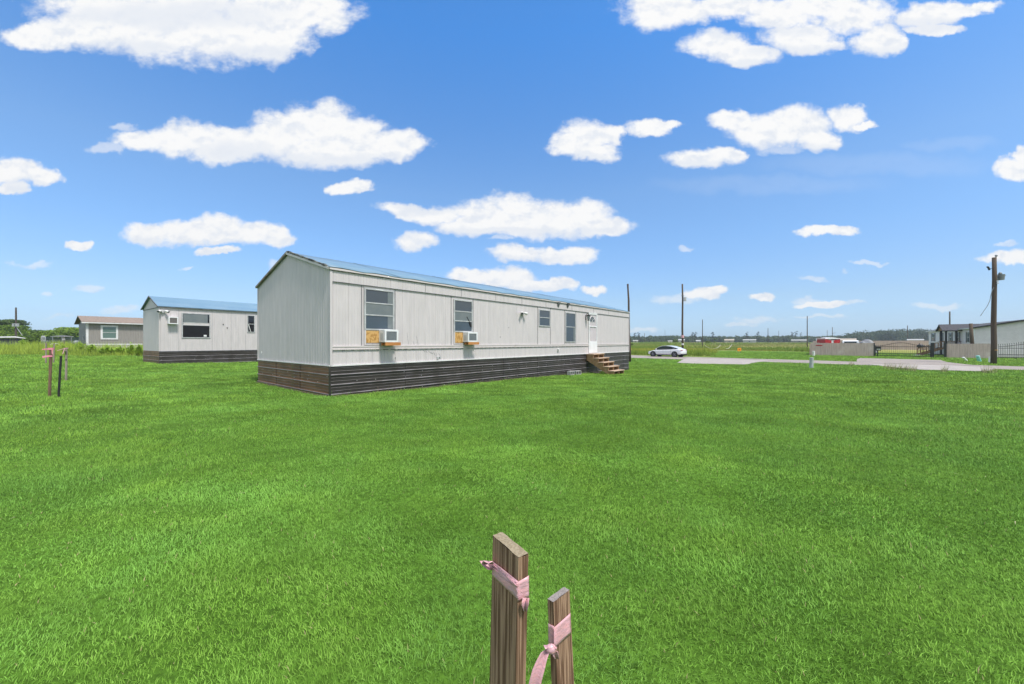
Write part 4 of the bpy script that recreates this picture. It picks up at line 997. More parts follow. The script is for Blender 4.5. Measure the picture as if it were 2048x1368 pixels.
    MB().tube([(0, 0, 0), (0, 0, z(615))], [.15, .10], 10).build('pole_shaft', M['polefar'], t)
    MB().box(-.35, -.25, z(653), .65, -.1, z(647)).build('meter_box', M['lightgrey'], t); MB().box(.0, -.27, z(652), .2, -.25, z(648)).build('meter', M['grey'], t)
    MB().tube([(.1, -.1, z(653)), (1.3, -.2, z(671))], .03, 5).build('guy_wire', M['lightgrey'], t)
make_poles()

# ------------------------------------------------------------------ vehicles
def loft(mb, secs, prof):
    """secs: list of (x, half width, z bottom, z top, tumble); prof gives rings"""
    rings = []
    for x, hw, zb, zt, tum in secs:
        rings.append([(x, s * hw * (1 - tum * f), zb + (zt - zb) * g) for s, f, g in prof])
    n = len(prof); vs = [v for r in rings for v in r]; fs = []
    for i in range(len(rings) - 1):
        for k in range(n): fs.append((i * n + k, i * n + (k + 1) % n, (i + 1) * n + (k + 1) % n, (i + 1) * n + k))
    fs.append(tuple(range(n))); fs.append(tuple((len(rings) - 1) * n + k for k in range(n))[::-1]); return mb.add(vs, fs)
def wheel(parent, x, y, r, s):
    w = MB(); w.tube([(x, y - .10 * s, r), (x, y + .0 * s, r), (x, y + .10 * s, r)], [r * .97, r, r * .97], 24); o = w.build('wheel', M['rubber'], parent, smooth=False)
    m = MB(); m.tube([(x, y + .101 * s, r), (x, y + .108 * s, r)], r * .68, 20); 
    ri = m.build('rim', M['rim'], o)
    sp = MB()
    for k in range(5): a = k * 2 * math.pi / 5; sp.bar((x, y + .112 * s, r), (x + math.cos(a) * r * .66, y + .112 * s, r + math.sin(a) * r * .66), .07, .012)
    sp.build('spokes', M['lightgrey'], ri)
def white_sedan():
    p = G(1333.5, 713.2, ZR + .02); rd = (f1 - f2).normalized()             # nose towards the far left
    t = empty('parked_car', (p.x, p.y, ZR + .02), math.atan2(rd.y, rd.x), 'white fastback sedan parked on the far side of the road', 'car')
    # x forwards; side facing the camera is +y (left-hand side of travel)
    H = 2.35
    prof = [(1, .10, 0), (1, 0, .25), (1, .0, .62), (1, .06, .86), (1, .20, 1), (-1, .20, 1), (-1, .06, .86), (-1, 0, .62), (-1, 0, .25), (-1, .10, 0)]
    secs = [(-2.34, .60, .42, .78, .02), (-2.28, .80, .30, .98, .02), (-2.1, .88, .26, 1.06, .0), (-1.6, .92, .24, 1.04, 0), (-1.0, .925, .2, .99, 0), (0, .93, .2, .95, 0), (.9, .925, .2, .92, 0), (1.2, .92, .22, .90, 0), (1.7, .89, .24, .80, 0), (2.1, .80, .26, .68, 0), (2.3, .62, .30, .56, 0), (2.35, .45, .34, .50, 0)]
    b = MB(); loft(b, secs, prof); body = b.build('body', M['carwhite'], t, smooth=True)
    body.modifiers.new('s', 'SUBSURF').render_levels = 1
    gp = [(1, 0, 0), (1, .10, .4), (1, .22, .8), (1, .42, 1), (-1, .42, 1), (-1, .22, .8), (-1, .10, .4), (-1, 0, 0)]
    gs = [(-1.95, .70, .98, 1.03, 0), (-1.5, .78, .98, 1.20, .0), (-.9, .82, .96, 1.36, 0), (-.3, .83, .94, 1.43, 0), (.2, .83, .93, 1.41, 0), (.7, .81, .91, 1.25, 0), (1.15, .76, .88, 1.0, 0), (1.35, .7, .85, .9, 0)]
    b = MB(); loft(b, gs, gp); gl = b.build('greenhouse', M['carglass'], t, smooth=True)
    # roof skin and pillars over the glass
    rp = [(1, .30, .93), (1, .43, 1.02), (-1, .43, 1.02), (-1, .30, .93)]
    b = MB(); loft(b, [(x, hw + .01, zb, zt + .012, tm) for x, hw, zb, zt, tm in gs[:7]], rp); b.build('roof_panel', M['carwhite'], t, smooth=False)
    for s in (1, -1):
        pl = MB(); pl.bar((.05, s * .80, .97), (.0, s * .70, 1.36), .06, .02); pl.bar((-1.15, s * .79, 1.0), (-1.45, s * .66, 1.20), .20, .02); pl.bar((1.2, s * .76, .93), (.3, s * .56, 1.40), .05, .05); pl.bar((-1.9, s * .72, 1.03), (-.4, s * .56, 1.42), .06, .05); pl.build('pillar', M['carwhite'], t)
        for x in (-1.44, 1.44):
            a = MB(); a.tube([(x, s * .80, .34), (x, s * .935, .34)], .40, 24); a.build('wheel_arch', M['blackmatte'], t)
            wheel(t, x, s * .84, .34, s)
        MB().box(-1.0, s * .9, .2, 1.0, s * .94, .27).build('sill', M['blackmatte'], t)
        MB().ball((.95, s * .98, .98), .10, 8, 6, (1.1, .7, .6)).build('wing_mirror', M['carwhite'], t, smooth=True)
        MB().ball((2.08, s * .60, .64), .14, 8, 6, (1.2, .9, .45)).build('headlight', M['lightgrey'], t, smooth=True)
        MB().box(-2.33, s * .50 - .2, .84, -2.1, s * .5 + .33 if s > 0 else s * .5 + .2, .93).build('taillight', M['taillight'], t, bevel=.03)
        dh = MB(); dh.bar((-.2, s * .935, .80), (-.4, s * .935, .80), .03, .02); dh.bar((.75, s * .935, .78), (.55, s * .935, .78), .03, .02); dh.build('door_handle', M['lightgrey'], t)
        sm = MB()
        for x in (-.95, .05, 1.05): sm.box(x, s * .925, .32, x + .012, s * .934, .92)
        sm.build('door_gap', M['grey'], t)
    MB().box(-2.36, -.75, .28, -2.1, .75, .42).build('bumper', M['blackmatte'], t, bevel=.03)
white_sedan()
def pickup():
    p = at(1702, 684, 66); t = empty('pickup_truck', (p.x, p.y, ZR + .02), frz + R(90) , 'white pickup truck seen from behind over the left wooden fence', 'pickup truck')
    sc = 1.14
    prof = [(1, .05, 0), (1, 0, .3), (1, .03, .9), (1, .08, 1), (-1, .08, 1), (-1, .03, .9), (-1, 0, .3), (-1, .05, 0)]
    MBx = MB(); loft(MBx, [(-2.9, 1.0, .5, 1.2, 0), (-.9, 1.0, .45, 1.2, 0), (1.2, 1.0, .45, 1.2, 0), (2.7, .95, .5, 1.1, 0), (2.8, .85, .6, 1.0, 0)], prof); MBx.build('body', M['carwhite'], t)
    c = MB(); loft(c, [(-1.0, .93, 1.2, 1.78, .0), (-.8, .85, 1.2, 1.93, 0), (.6, .84, 1.2, 1.93, 0), (1.3, .92, 1.2, 1.3, 0)], prof); c.build('cab', M['carwhite'], t)
    MB().box(-1.03, -.72, 1.30, -.93, .72, 1.76).build('rear_window', M['carglass'], t, bevel=.04)
    t.scale = (1.15, 1.12, 1.15)
    for s in (1, -1):
        for x in (-1.8, 1.9): wheel(t, x, s * .88, .40, s)
        MB().box(.6, s * 1.02, 1.3, .75, s * 1.25, 1.55).build('wing_mirror', M['black'], t, bevel=.03)
        MB().box(-2.94, s * .93 - .06, .8, -2.9, s * .93 + .06, 1.15).build('taillight', M['taillight'], t)
pickup()
def canopy():
    d = 72; A = at(1650, 684, d); B = at(1677.5, 684, d); wd = (B.x - A.x); t = empty('canopy_trailer', (A.x, A.y, ZR), -.10, 'red walled booth with white roof showing above the left wooden fence', 'booth')
    k = d / F; zt = CZ + 8.0 * k - ZR; 
    MB().box(0, -.02, 1.0, wd, .0, zt - .4).box(0, 2.2, .0, wd, 2.22, zt - .4).build('white_wall', M['white'], t)
    for s in (0, 1):
        x0, x1 = (0, wd * .42) if s == 0 else (wd * .58, wd); h0, h1 = (zt - .14, zt - .46) if s == 0 else (zt - .46, zt - .14)
        MB().prism([(x0, .6), (x1, .6), (x1, h1), (x0, h0)], -.09, -.03, lambda u, v, q: (u, q, v)).build('red_panel', M['red'], t)
    MB().box(0, -.03, 0, .05, 2.2, zt).box(wd - .05, -.03, 0, wd, 2.2, zt).build('side_wall', M['red'], t)
    MB().prism([(-.1, zt - .1), (wd / 2, zt + .12), (wd + .1, zt - .1), (wd + .1, zt - .2), (-.1, zt - .2)], -.15, 2.35, lambda u, v, q: (u, q, v)).build('roof', M['plastic'], t)
    for sx in (.5, wd - .5): MB().tube([(sx, -.14, .3), (sx, -.1, .3)], .3, 14).build('wheel', M['rubber'], t)
canopy()
def tarp_heap():
    d = 68; p = at(1741, 684, d); k = d / F; mb = MB(); n, m = 26, 14; zt = CZ + 5.6 * k - ZR; wd = 29 * k
    V = []; 
    for i in range(n):
        for j in range(m):
            u = i / (n - 1); v = j / (m - 1); e = (1 - abs(2 * u - 1) ** 4) * (1 - abs(2 * v - 1) ** 3)
            h = zt * e ** .4 * (.86 + .14 * math.sin(u * 9 + v * 3)) if e > 0 else 0
            V.append(((u - .5) * wd, v * 2.2, h))
    mb.add(V, [(i * m + j, (i + 1) * m + j, (i + 1) * m + j + 1, i * m + j + 1) for i in range(n - 1) for j in range(m - 1)])
    o = mb.build('tarp_covered_heap', M['tarp'], smooth=True); o.location = (p.x, p.y, ZR); tag(o, 'grey tarpaulin covered load showing over the fence left of the gate', 'covered load')
tarp_heap()
def smoker():
    p = at(1841, 700, 72); t = empty('barbecue_smoker', (p.x, p.y, ZR), .3, 'black barbecue smoker on legs standing in the yard behind the gate', 'barbecue')
    MB().tube([(-.45, 0, 1.15), (-.38, 0, 1.15), (.38, 0, 1.15), (.45, 0, 1.15)], [.25, .36, .36, .25], 14).build('barrel', M['black'], t, smooth=True)
    for sx in (-.3, .3):
        for sy in (-.2, .2): MB().bar((sx, sy, .95), (sx * 1.2, sy * 1.3, 0), .04).build('leg', M['black'], t)
    MB().tube([(-.35, 0, 1.4), (-.35, 0, 1.75)], .05, 8).build('chimney', M['black'], t); MB().box(.38, -.3, .95, .75, .3, 1.3).build('firebox', M['black'], t)
smoker()

# ------------------------------------------------------------------ small roadside things
def stub(px, yt, yb, r, mat, label, lean=0, cat='utility marker', name='marker_post'):
    p = onground(px, yb) if yb > 725 and px < 1700 else G(px, yb); k = p.y / F; h = (yb - yt) * k
    t = empty(name, (p.x, p.y, p.z), 0, label, cat); rr = r * k
    dx = lean * k
    MB().tube([(0, 0, -.1), (dx, 0, h)], [rr, rr], 14).build('tube', M[mat], t, smooth=False)
    MB().tube([(dx, 0, h), (dx * 1.02, 0, h + .03)], [rr * 1.12, rr * .9], 14).build('cap', M[mat], t)
stub(1622.5, 716, 736, 3.4, 'pvc', 'grey round utility pedestal standing on the near lawn edge', .8, 'utility pedestal', 'utility_pedestal')
stub(1627.8, 702.5, 712.2, 2.0, 'white', 'small white post at the left end of the wooden fence', -.4)
stub(1935.5, 715, 722, 1.9, 'white', 'white tube marker tipped far over on the verge', -9)
stub(1960, 712, 723.5, 2.8, 'teal', 'teal and white tube marker leaning left on the verge', -4.5)
stub(1979, 714, 725, 2.0, 'white', 'white marker post standing beside the near utility pole', 1.0)
def orange_sign():
    p = G(1478.5, 707.5); k = p.y / F; t = empty('warning_sign', (p.x, p.y, p.z), .15, 'small orange sign with dark lettering standing in the mown verge', 'sign')
    h = 11.5 * k; MB().box(-4 * k, -.03, h - 6.3 * k, 4 * k, 0, h).build('sign_board', M['orange'], t, bevel=.02)
    for s in (-1, 1): MB().box(s * 2.5 * k - .02, 0, -.1, s * 2.5 * k + .02, .03, h - .1).build('leg', M['grey'], t)
    w = MB(); zc = h - 3.1 * k
    for i, x in enumerate((-1.5, .5)):                         # two dark characters
        x *= k; u = 1.2 * k; hh = 1.5 * k; b = .055
        w.box(x, -.045, zc + hh - b, x + u, -.031, zc + hh).box(x, -.045, zc - b / 2, x + u, -.031, zc + b / 2).box(x, -.045, zc - hh, x + u, -.031, zc - hh + b)
        w.box(x + (u - b if i else 0), -.044, zc, x + (u if i else b), -.032, zc + hh).box(x + u - b, -.044, zc - hh, x + u, -.032, zc)
    w.build('lettering', M['black'], t)
orange_sign()
def hose():
    for i, (pts, lab) in enumerate(((((1408, 688), (1411, 692), (1418, 696), (1427, 698), (1436, 695), (1441, 690)), 'white hose sagging from the thin dark pole into the field'), (((1452, 697.6), (1457, 697), (1461, 693), (1464, 689)), 'shorter white hose end curving up in the field'))):
        P = [at(a, b, 92 + 2 * j) for j, (a, b) in enumerate(pts)]
        o = MB().tube([p for p in P], .038, 6).build('white_hose', M['rope']); tag(o, lab, 'hose')
hose()

# ------------------------------------------------------------------ stakes
def thin_stake(px, yt, yb, mat, w, th, label, lean=0, rz=.3, zextra=0, ribbon=None):
    p = onground(px, yb); k = p.y / F; h = (yb - yt) * k
    t = empty('survey_stake', (p.x, p.y, p.z), rz, label, 'stake'); dx = lean * k
    c, s = math.cos(-rz), math.sin(-rz); D = Vector((dx * c, dx * s, 0))
    pr = [(-w / 2, -th / 2), (w / 2, -th / 2), (w / 2, th / 2), (-w / 2, th / 2)]
    mb = MB(); n = 6
    for i in range(n):
        a = -.1 + (h + .1) * i / n; b = -.1 + (h + .1) * (i + 1) / n
    vs = []; fs = []
    for i in range(n + 1):
        z = -.1 + (h + .1) * i / n; f = max(0, z / h); o = D * f
        vs += [(u + o.x + .002 * math.sin(i * 3), v + o.y, z + (.008 * (u / w) if i == n else 0)) for u, v in pr]
    for i in range(n): fs += [(i * 4 + k_, i * 4 + (k_ + 1) % 4, i * 4 + 4 + (k_ + 1) % 4, i * 4 + 4 + k_) for k_ in range(4)]
    fs += [(3, 2, 1, 0), (4 * n, 4 * n + 1, 4 * n + 2, 4 * n + 3)]
    mb.add(vs, fs); mb.build('shaft', M[mat], t); return t, D, h, k
def left_stakes():
    t, D, h, k = thin_stake(99, 696, 793, 'brownwood', .050, .022, 'reddish brown survey stake tied with bright pink ribbon at the left of the lawn', 3, .25)
    rb = MB(); o = D
    rb.box(o.x - .040, o.y - .02, h - .045, o.x + .042, o.y + .022, h + .004)
    rb.add([(o.x - .035, -.025, h - .002), (o.x - .035, -.020, h - .045), (o.x - .15, -.03, h - .045), (o.x - .155, -.03, h - .022)], [(0, 1, 2, 3)])
    rb.add([(o.x + .02, -.026, h - .0), (o.x + .045, -.026, h - .0), (o.x + .05, -.03, h - .17), (o.x + .03, -.03, h - .13)], [(0, 1, 2, 3)])
    rb.add([(o.x - .03, -.024, h - .215), (o.x - .03, -.02, h - .17), (o.x - .15, -.03, h - .19), (o.x - .15, -.03, h - .235)], [(0, 1, 2, 3)]); rb.box(o.x - .036, o.y - .016, h - .215, o.x + .03, o.y + .018, h - .175)
    rb.build('ribbon', M['pink'], t)
    thin_stake(117, 712, 794, 'blackmatte', .034, .024, 'dark leaning metal stake right of the pink ribboned brown stake', 5, .2)
    t, D, h, k = thin_stake(132, 696, 761, 'palewood', .052, .022, 'grey weathered stake with faded pink ribbon, rightmost of the lawn stakes', 1, .2)
    MB().box(D.x - .04, D.y - .018, h - .02, D.x + .04, D.y + .018, h + .005).add([(D.x - .03, -.03, h - .02), (D.x - .03, -.03, h), (D.x - .22, -.05, h - .08), (D.x - .22, -.05, h - .095)], [(0, 1, 2, 3)]).add([(D.x - .04, -.03, h), (D.x - .01, -.03, h), (D.x - .06, -.05, h - .2), (D.x - .08, -.05, h - .19)], [(0, 1, 2, 3)]).build('ribbon', M['pinkish'], t)
    MB().box(-.005 + D.x * .6, -.022, h * .62, .02 + D.x * .6, -.0135, h * .66).box(-.02 + D.x * .9, -.022, h * .80, .01 + D.x * .9, -.0135, h * .9).build('dark_marks', M['black'], t)
    thin_stake(92, 686, 727, 'palewood', .055, .03, 'pale thin stake farther back, left of the two pale stakes by the weeds', 0, .3)
    thin_stake(107, 687, 727, 'palewood', .05, .03, 'pale thin stake farther back, right of the two pale stakes by the weeds', 1.5, .3)
left_stakes()

def front_stake(front, a_end, b_end, drop, dps, label, lean_px, ztopvar):
    """corner posts from three seen corners of the top"""
    def P(px, py, dz): d = dz * F / (py - 684); return Vector(((px - 1024) / F * d, d, CZ - dz))
    f = P(*front, drop); a = P(*a_end, drop); b = P(*b_end, drop)
    base = Vector((f.x, f.y, 0)); t = empty('survey_stake', base, 0, label, 'stake', None)
    A = (a - f); B = (b - f); A.z = B.z = 0
    B = B - A.normalized() * (B.dot(A.normalized())) * .6
    z1 = CZ - drop; n = 24; m = 6
    lean = Vector((lean_px, 0, 0))                            # horizontal shift per metre below the top
    def pt(u, v, z): return Vector((0, 0, 0)) + A * u + B * v + lean * (z1 - z) + Vector((0, 0, z))
    rr = random.Random(6); mb = MB(); ring = [(u / m, 0) for u in range(m)] + [(1, v / 3) for v in range(3)] + [(1 - u / m, 1) for u in range(m)] + [(0, 1 - v / 3) for v in range(3)]
    jag_ = [rr.uniform(-.0006, .0006) for _ in ring]; k = len(ring); vs = []; fs = []
    for i in range(n + 1):
        z = -.12 + (z1 + .12) * i / n
        for j, (u, v) in enumerate(ring): vs.append(pt(u, v, z + ((ztopvar(u, v) + jag_[j]) if i == n else 0)))
    for i in range(n): fs += [(i * k + j, i * k + (j + 1) % k, (i + 1) * k + (j + 1) % k, (i + 1) * k + j) for j in range(k)]
    mb.add(vs, fs); mb.build('shaft', M['grain'], t)
    tp = MB(); mu, mv = 10, 4; V = [pt(u / mu, v / mv, z1 + ztopvar(u / mu, v / mv) + rr.uniform(-.0006, .0006) + .0007) for u in range(mu + 1) for v in range(mv + 1)]
    tp.add(V, [(u * (mv + 1) + v, (u + 1) * (mv + 1) + v, (u + 1) * (mv + 1) + v + 1, u * (mv + 1) + v + 1) for u in range(mu) for v in range(mv)]); tp.build('cut_end', M['endtan' if drop < .5 else 'endgrain'], t)
    # ribbons: strips on the faces, given in pixels
    def face(px, py, which, off=.0012):
        r = Vector(((px - 1024) / F, 1, (684 - py) / F)); n_ = Vector((-(A if which == 'A' else B).y, (A if which == 'A' else B).x, 0)).normalized()
        if n_.y > 0: n_ = -n_
        p0 = f + n_ * off + lean * max(0, (py - front[1]) / 600.)
        kk = (p0 - Vector((0, 0, CZ))).dot(n_) / r.dot(n_); return Vector((0, 0, CZ)) + r * kk - base
    return t, face, base
def cloth(rows, fn=None, wr=.0012, seed=1):
    """rows: list of lists of points -> wrinkled strip"""
    mb = MB(); rr = random.Random(seed); h = len(rows); w = len(rows[0]); V = [Vector(p) for r in rows for p in r]
    mb.add(V, [(i * w + j, (i + 1) * w + j, (i + 1) * w + j + 1, i * w + j + 1) for i in range(h - 1) for j in range(w - 1)]); return mb
def band(face, which, top, bot, nx=10, ny=6, wr=.0026, seed=1):
    """top, bot: (px,py) pairs along the face edge from start to end"""
    rr = random.Random(seed); rows = []
    ph = rr.uniform(0, 6)
    for j in range(ny + 1):
        g = j / ny; row = []
        for i in range(nx + 1):
            f = i / nx; tx = top[0][0] + (top[1][0] - top[0][0]) * f; ty = top[0][1] + (top[1][1] - top[0][1]) * f; bx = bot[0][0] + (bot[1][0] - bot[0][0]) * f; by = bot[0][1] + (bot[1][1] - bot[0][1]) * f
            row.append(face(tx + (bx - tx) * g, ty + (by - ty) * g, which, .0012 + wr * (.5 + .5 * math.sin(g * 17 + f * 5 + ph)) * (.6 + .4 * math.sin(f * 7 + ph)) + rr.uniform(0, .0005)))
        rows.append(row)
    return rows
def tail(pts, widths, depth_pts, base, seed=1):
    """free hanging ribbon: pixel centre line with pixel widths and depths"""
    rr = random.Random(seed); mb = MB(); rows = []
    for (px, py), w, d in zip(pts, widths, depth_pts):
        row = []
        for q in (-1, -.5, 0, .5, 1):
            dd = d + .004 * math.cos(q * 3.2); row.append(Vector(((px + q * w / 2 - 1024) / F * dd, dd, CZ + (684 - py) / F * dd)) - base)
        rows.append(row)
    return rows
def smooth_rows(mb_rows, name, parent, mat='pinkish'):
    o = cloth(mb_rows).build(name, M[mat], parent, smooth=True); s = o.modifiers.new('s', 'SOLIDIFY'); s.thickness = .0006; return o
def front_stakes():
    t, face, base = front_stake((1037, 1116), (985.5, 1076), (1057, 1108), .31, 0, 'large grained wooden stake with slanting top and pink ribbon, nearest the camera', -.022, lambda u, v: .004 * u)
    rb = MB()
    for rows in (band(face, 'A', ((984, 1122), (1035, 1162)), ((984, 1152), (1035, 1198)), seed=2), band(face, 'B', ((1035, 1165), (1058, 1151)), ((1035, 1203), (1058, 1196)), 6, 6, seed=3),
                 band(face, 'A', ((984, 1128), (1033, 1164)), ((984, 1136), (1033, 1176)), 8, 4, .004, seed=8)):
        rb.add([p for r in rows for p in r], [(i * len(rows[0]) + j, (i + 1) * len(rows[0]) + j, (i + 1) * len(rows[0]) + j + 1, i * len(rows[0]) + j + 1) for i in range(len(rows) - 1) for j in range(len(rows[0]) - 1)])
    for rows in (tail([(1052, 1196), (1050, 1210), (1051, 1223)], [12, 13, 6], [.545, .546, .548], base), tail([(984, 1140), (977, 1130), (970, 1122)], [16, 26, 22], [.596, .598, .602], base), tail([(983, 1128), (976, 1122), (968, 1129)], [10, 20, 10], [.592, .590, .594], base)):
        rb.add([p for r in rows for p in r], [(i * 5 + j, (i + 1) * 5 + j, (i + 1) * 5 + j + 1, i * 5 + j + 1) for i in range(len(rows) - 1) for j in range(4)])
    r = rb.build('ribbon', M['pinkish'], t, smooth=True, fix=False); s = r.modifiers.new('s', 'SOLIDIFY'); s.thickness = .0006
    t, face, base = front_stake((1106.5, 1205), (1139, 1180), (1094, 1199), .60, 0, 'smaller wooden stake with knotted pink ribbon and long tail, right of the largest stake', .05, lambda u, v: 0)
    rb = MB(); q = []
    q.append(band(face, 'A', ((1108, 1256), (1141, 1226)), ((1108, 1297), (1142, 1268)), seed=4)); q.append(band(face, 'B', ((1096, 1247), (1108, 1253)), ((1097, 1290), (1108, 1297)), 5, 6, seed=5))
    for rows in q: rb.add([p for r_ in rows for p in r_], [(i * len(rows[0]) + j, (i + 1) * len(rows[0]) + j, (i + 1) * len(rows[0]) + j + 1, i * len(rows[0]) + j + 1) for i in range(len(rows) - 1) for j in range(len(rows[0]) - 1)])
    for rows in (tail([(1100, 1296), (1090, 1306), (1083, 1322), (1077, 1340), (1071, 1362), (1066, 1390), (1062, 1430)], [10, 16, 20, 24, 24, 26, 24], [.86, .855, .85, .845, .84, .84, .84], base), tail([(1102, 1300), (1109, 1304), (1114, 1318)], [12, 14, 8], [.86, .858, .862], base), tail([(1096, 1290), (1102, 1298), (1110, 1294)], [18, 22, 8], [.858, .853, .86], base)):
        rb.add([p for r_ in rows for p in r_], [(i * 5 + j, (i + 1) * 5 + j, (i + 1) * 5 + j + 1, i * 5 + j + 1) for i in range(len(rows) - 1) for j in range(4)])
    c = at(1102, 1298, .857) - base; rb.ball(c, .011, 10, 8, (1.1, .8, 1.0))
    r = rb.build('ribbon', M['pinkish'], t, smooth=True, fix=False); s = r.modifiers.new('s', 'SOLIDIFY'); s.thickness = .0006
front_stakes()
# ------------------------------------------------------------------ far and left background buildings and clutter
def radial(px0, px1, d):
    """frame facing the camera's side of the field: origin, heading and width from px0 to px1"""
    A = at(px0, 684, d); m = at((px0 + px1) / 2, 684, d); rz = -math.atan2(m.x, m.y); e = Vector((math.cos(rz), math.sin(rz))); a1 = (px1 - 1024) / F
    return A, rz, (a1 * A.y - A.x) / (e.x - a1 * e.y)
def shed(px0, px1, yt, yb, d, wall, roofm, label, h_roof=.6, depth=4, cat='shed', g=None, zb=None):
    A, rz, w = radial(px0, px1, d); k = d / F; zt = CZ + (684 - yt) * k; zg = gzf(A.x, A.y) - .3 if zb is None else zb
    t = empty('shed' if cat == 'shed' else 'mobile_home', (A.x, A.y, zg), rz, label, cat, g); H = zt - zg
    he = H - h_roof
    MB().box(0, 0, 0, w, depth, he).build('wall', M[wall], t)
    MB().prism([(-.2, he), (depth / 2, H), (depth + .2, he), (depth + .2, he - .12), (-.2, he - .12)], -.2, w + .2, lambda u, v, s: (s, u, v)).build('roof', M[roofm], t)
    n = max(1, int(w / 5)); 
    if w > 3:
        for i in range(n):
            x = w * (i + .5) / n; MB().box(x - .45, -.05, he * .42, x + .45, -.01, he * .72).build('window', M['glass'], t)
    return t
GF = 'buildings far out in the field'
shed(1266, 1276, 680, 685.5, 260, 'shedwhite', 'shedwhite', 'small white building at the left end of the far tree line', .5, g=GF)
shed(1336, 1345, 681, 684, 300, 'whitesiding', 'concrete', 'low cream shed left of the round green bush in the field', .5, g=GF)
shed(1357, 1369, 678, 684.5, 260, 'shedwhite', 'lightgrey', 'white building behind the pole with the pink band', .8, g=GF)
shed(1392, 1401, 680, 683.5, 330, 'shedwhite', 'shedwhite', 'small white shed between the two poles in the field', .9, g=GF)
shed(1449, 1468, 678, 682.5, 340, 'taupe', 'trash', 'long beige roofed building in the far field above the hoses', 1.2, g=GF)
shed(1486, 1512, 678.5, 683, 300, 'lightgrey', 'shedwhite', 'long white roofed home left of the palm pair in the far field', .7, g=GF)
shed(1583, 1615, 679, 683.5, 290, 'taupedark', 'shedwhite', 'long low white roofed home left of the dark pole by the fence', .7, g=GF)
shed(1634, 1650, 678.5, 684, 150, 'taupe', 'shedwhite', 'white roofed building just left of the red booth behind the fence', .5, g=GF)
shed(1677, 1712, 677, 684, 170, 'taupe', 'trash', 'tan roofed building behind the pickup truck', .8, g=GF)
shed(1815, 1847, 678, 684, 160, 'whitesiding', 'shedwhite', 'low cream building behind the back fence above the gate', .5, g=GF)
def left_clutter():
    # dark panelled low structure with a shallow white roof
    d = 52; A, rz, w = radial(-60, 51, d); k = d / F; zb = gzf(A.x, A.y); z = lambda y: CZ + (684 - y) * k - zb
    t = empty('low_shelter', (A.x, A.y, zb), rz, 'low dark slate structure with a shallow white roof at the far left edge', 'shelter')
    MB().box(0, 0, 0, w - .3, 5, z(677)).build('wall', M['darkblue'], t)
    xp = w * .8; MB().prism([(0, z(674)), (xp, z(671.8)), (w, z(675.5)), (w, z(676.6)), (xp, z(674.6)), (0, z(676.2))], -.3, 5.3, lambda u, v, s: (u, s, v)).build('roof', M['plastic'], t)
    # carport
    d = 70; A, rz, w = radial(105, 143, d); k = d / F; zb = gzf(A.x, A.y); z = lambda y: CZ + (684 - y) * k - zb
    t = empty('carport', (A.x, A.y, zb), rz, 'grey metal carport between the ribboned stakes and the taupe house', 'carport')
    MB().prism([(-.3, z(672.5)), (w / 2, z(670)), (w + .3, z(672.5)), (w + .3, z(673.3)), (-.3, z(673.3))], 0, 4, lambda u, v, s: (u, s, v)).build('roof', M['tarp'], t)
    MB().box(0, 3.9, 0, w, 4, z(674)).build('back_wall', M['lightgrey'], t)
    for x in (0, w / 2, w): MB().box(x - .06, 0, 0, x + .06, .12, z(673)).build('post', M['grey'], t)
    # netting behind
    d = 76; A, rz, w = radial(88, 165, d); k = d / F; zb = gzf(A.x, A.y); z = lambda y: CZ + (684 - y) * k - zb
    t = empty('netting_fence', (A.x, A.y, zb), rz, 'dark green netting fence behind the carport', 'fence')
    xs = [w * i / 12 for i in range(13)]; tp = [z(672.5) - .3 * math.sin(math.pi * i / 12) for i in range(13)]
    MB().strip([(x, .05 * math.sin(x * 3), 0) for x in xs], [(x, .05 * math.sin(x * 3), q) for x, q in zip(xs, tp)]).build('netting', M['darknet'], t)
    for x in (0, w * .33, w * .66, w): MB().box(x - .05, 0, 0, x + .05, .1, z(671)).build('fence_post', M['grey'], t)
    # white table like trailer frame and boat like covers
    d = 52; A, rz, w = radial(98, 123, d); k = d / F; zb = gzf(A.x, A.y); z = lambda y: CZ + (684 - y) * k - zb
    t = empty('white_trailer', (A.x, A.y, zb), rz, 'low white flatbed trailer half hidden by weeds behind the ribboned stake', 'trailer')
    MB().box(.2, 0, z(689), w - .3, 1.6, z(687)).build('bed', M['white'], t, bevel=.03)
    for sx in (0, 1):
        x = .2 if sx == 0 else w - .3; q = -.3 if sx == 0 else .3
        MB().bar((x, 0, z(687.5)), (x + q, 0, z(693)), .12).build('leg', M['white'], t)
    for i, (px, w_, lab) in enumerate(((85, .55, 'left of the two pale upright tyre rings at the weed edge'), (88.2, .5, 'right of the two pale upright tyre rings at the weed edge'))):
        p = at(px, 684, 50); k = 50 / F; zb = gzf(p.x, p.y); t = empty('tyre_ring', (p.x, p.y, zb), .85, lab, 'tyre ring', 'pale tyre rings')
        zc = CZ + (684 - 678) * k - zb; r = 5.6 * k; rz_ = []
        pts = [(r * .26 * math.cos(a), 0, zc + r * math.sin(a)) for a in np.linspace(0, 2 * math.pi, 25)]; MB().tube(pts, .06, 8, cap=False).build('ring', M['lightgrey'], t, smooth=True)
        MB().box(-.1, -.1, 0, .1, .1, zc - r + .1).build('stand', M['grey'], t)
    for px, yt, yb, d, m, lab, wd in ((95, 681, 687, 58, 'darkblue', 'blue covered boat shape left of the carport', 11), (153, 681, 686, 60, 'grey', 'grey covered car beside the taupe house', 13)):
        p = at(px, 684, d); k = d / F; zb = gzf(p.x, p.y); mb = MB()
        mb.ball((0, 0, 0), 1, 14, 8, (wd * k / 2 * .75, .5, (yb - yt) * k * 1.1)); mb.v = [(v[0], v[1], max(-.4, v[2])) for v in mb.v]
        o = mb.build('covered_vehicle', M[m], smooth=True); o.location = (p.x, p.y, CZ + (684 - yb) * k); tag(o, lab, 'covered vehicle')
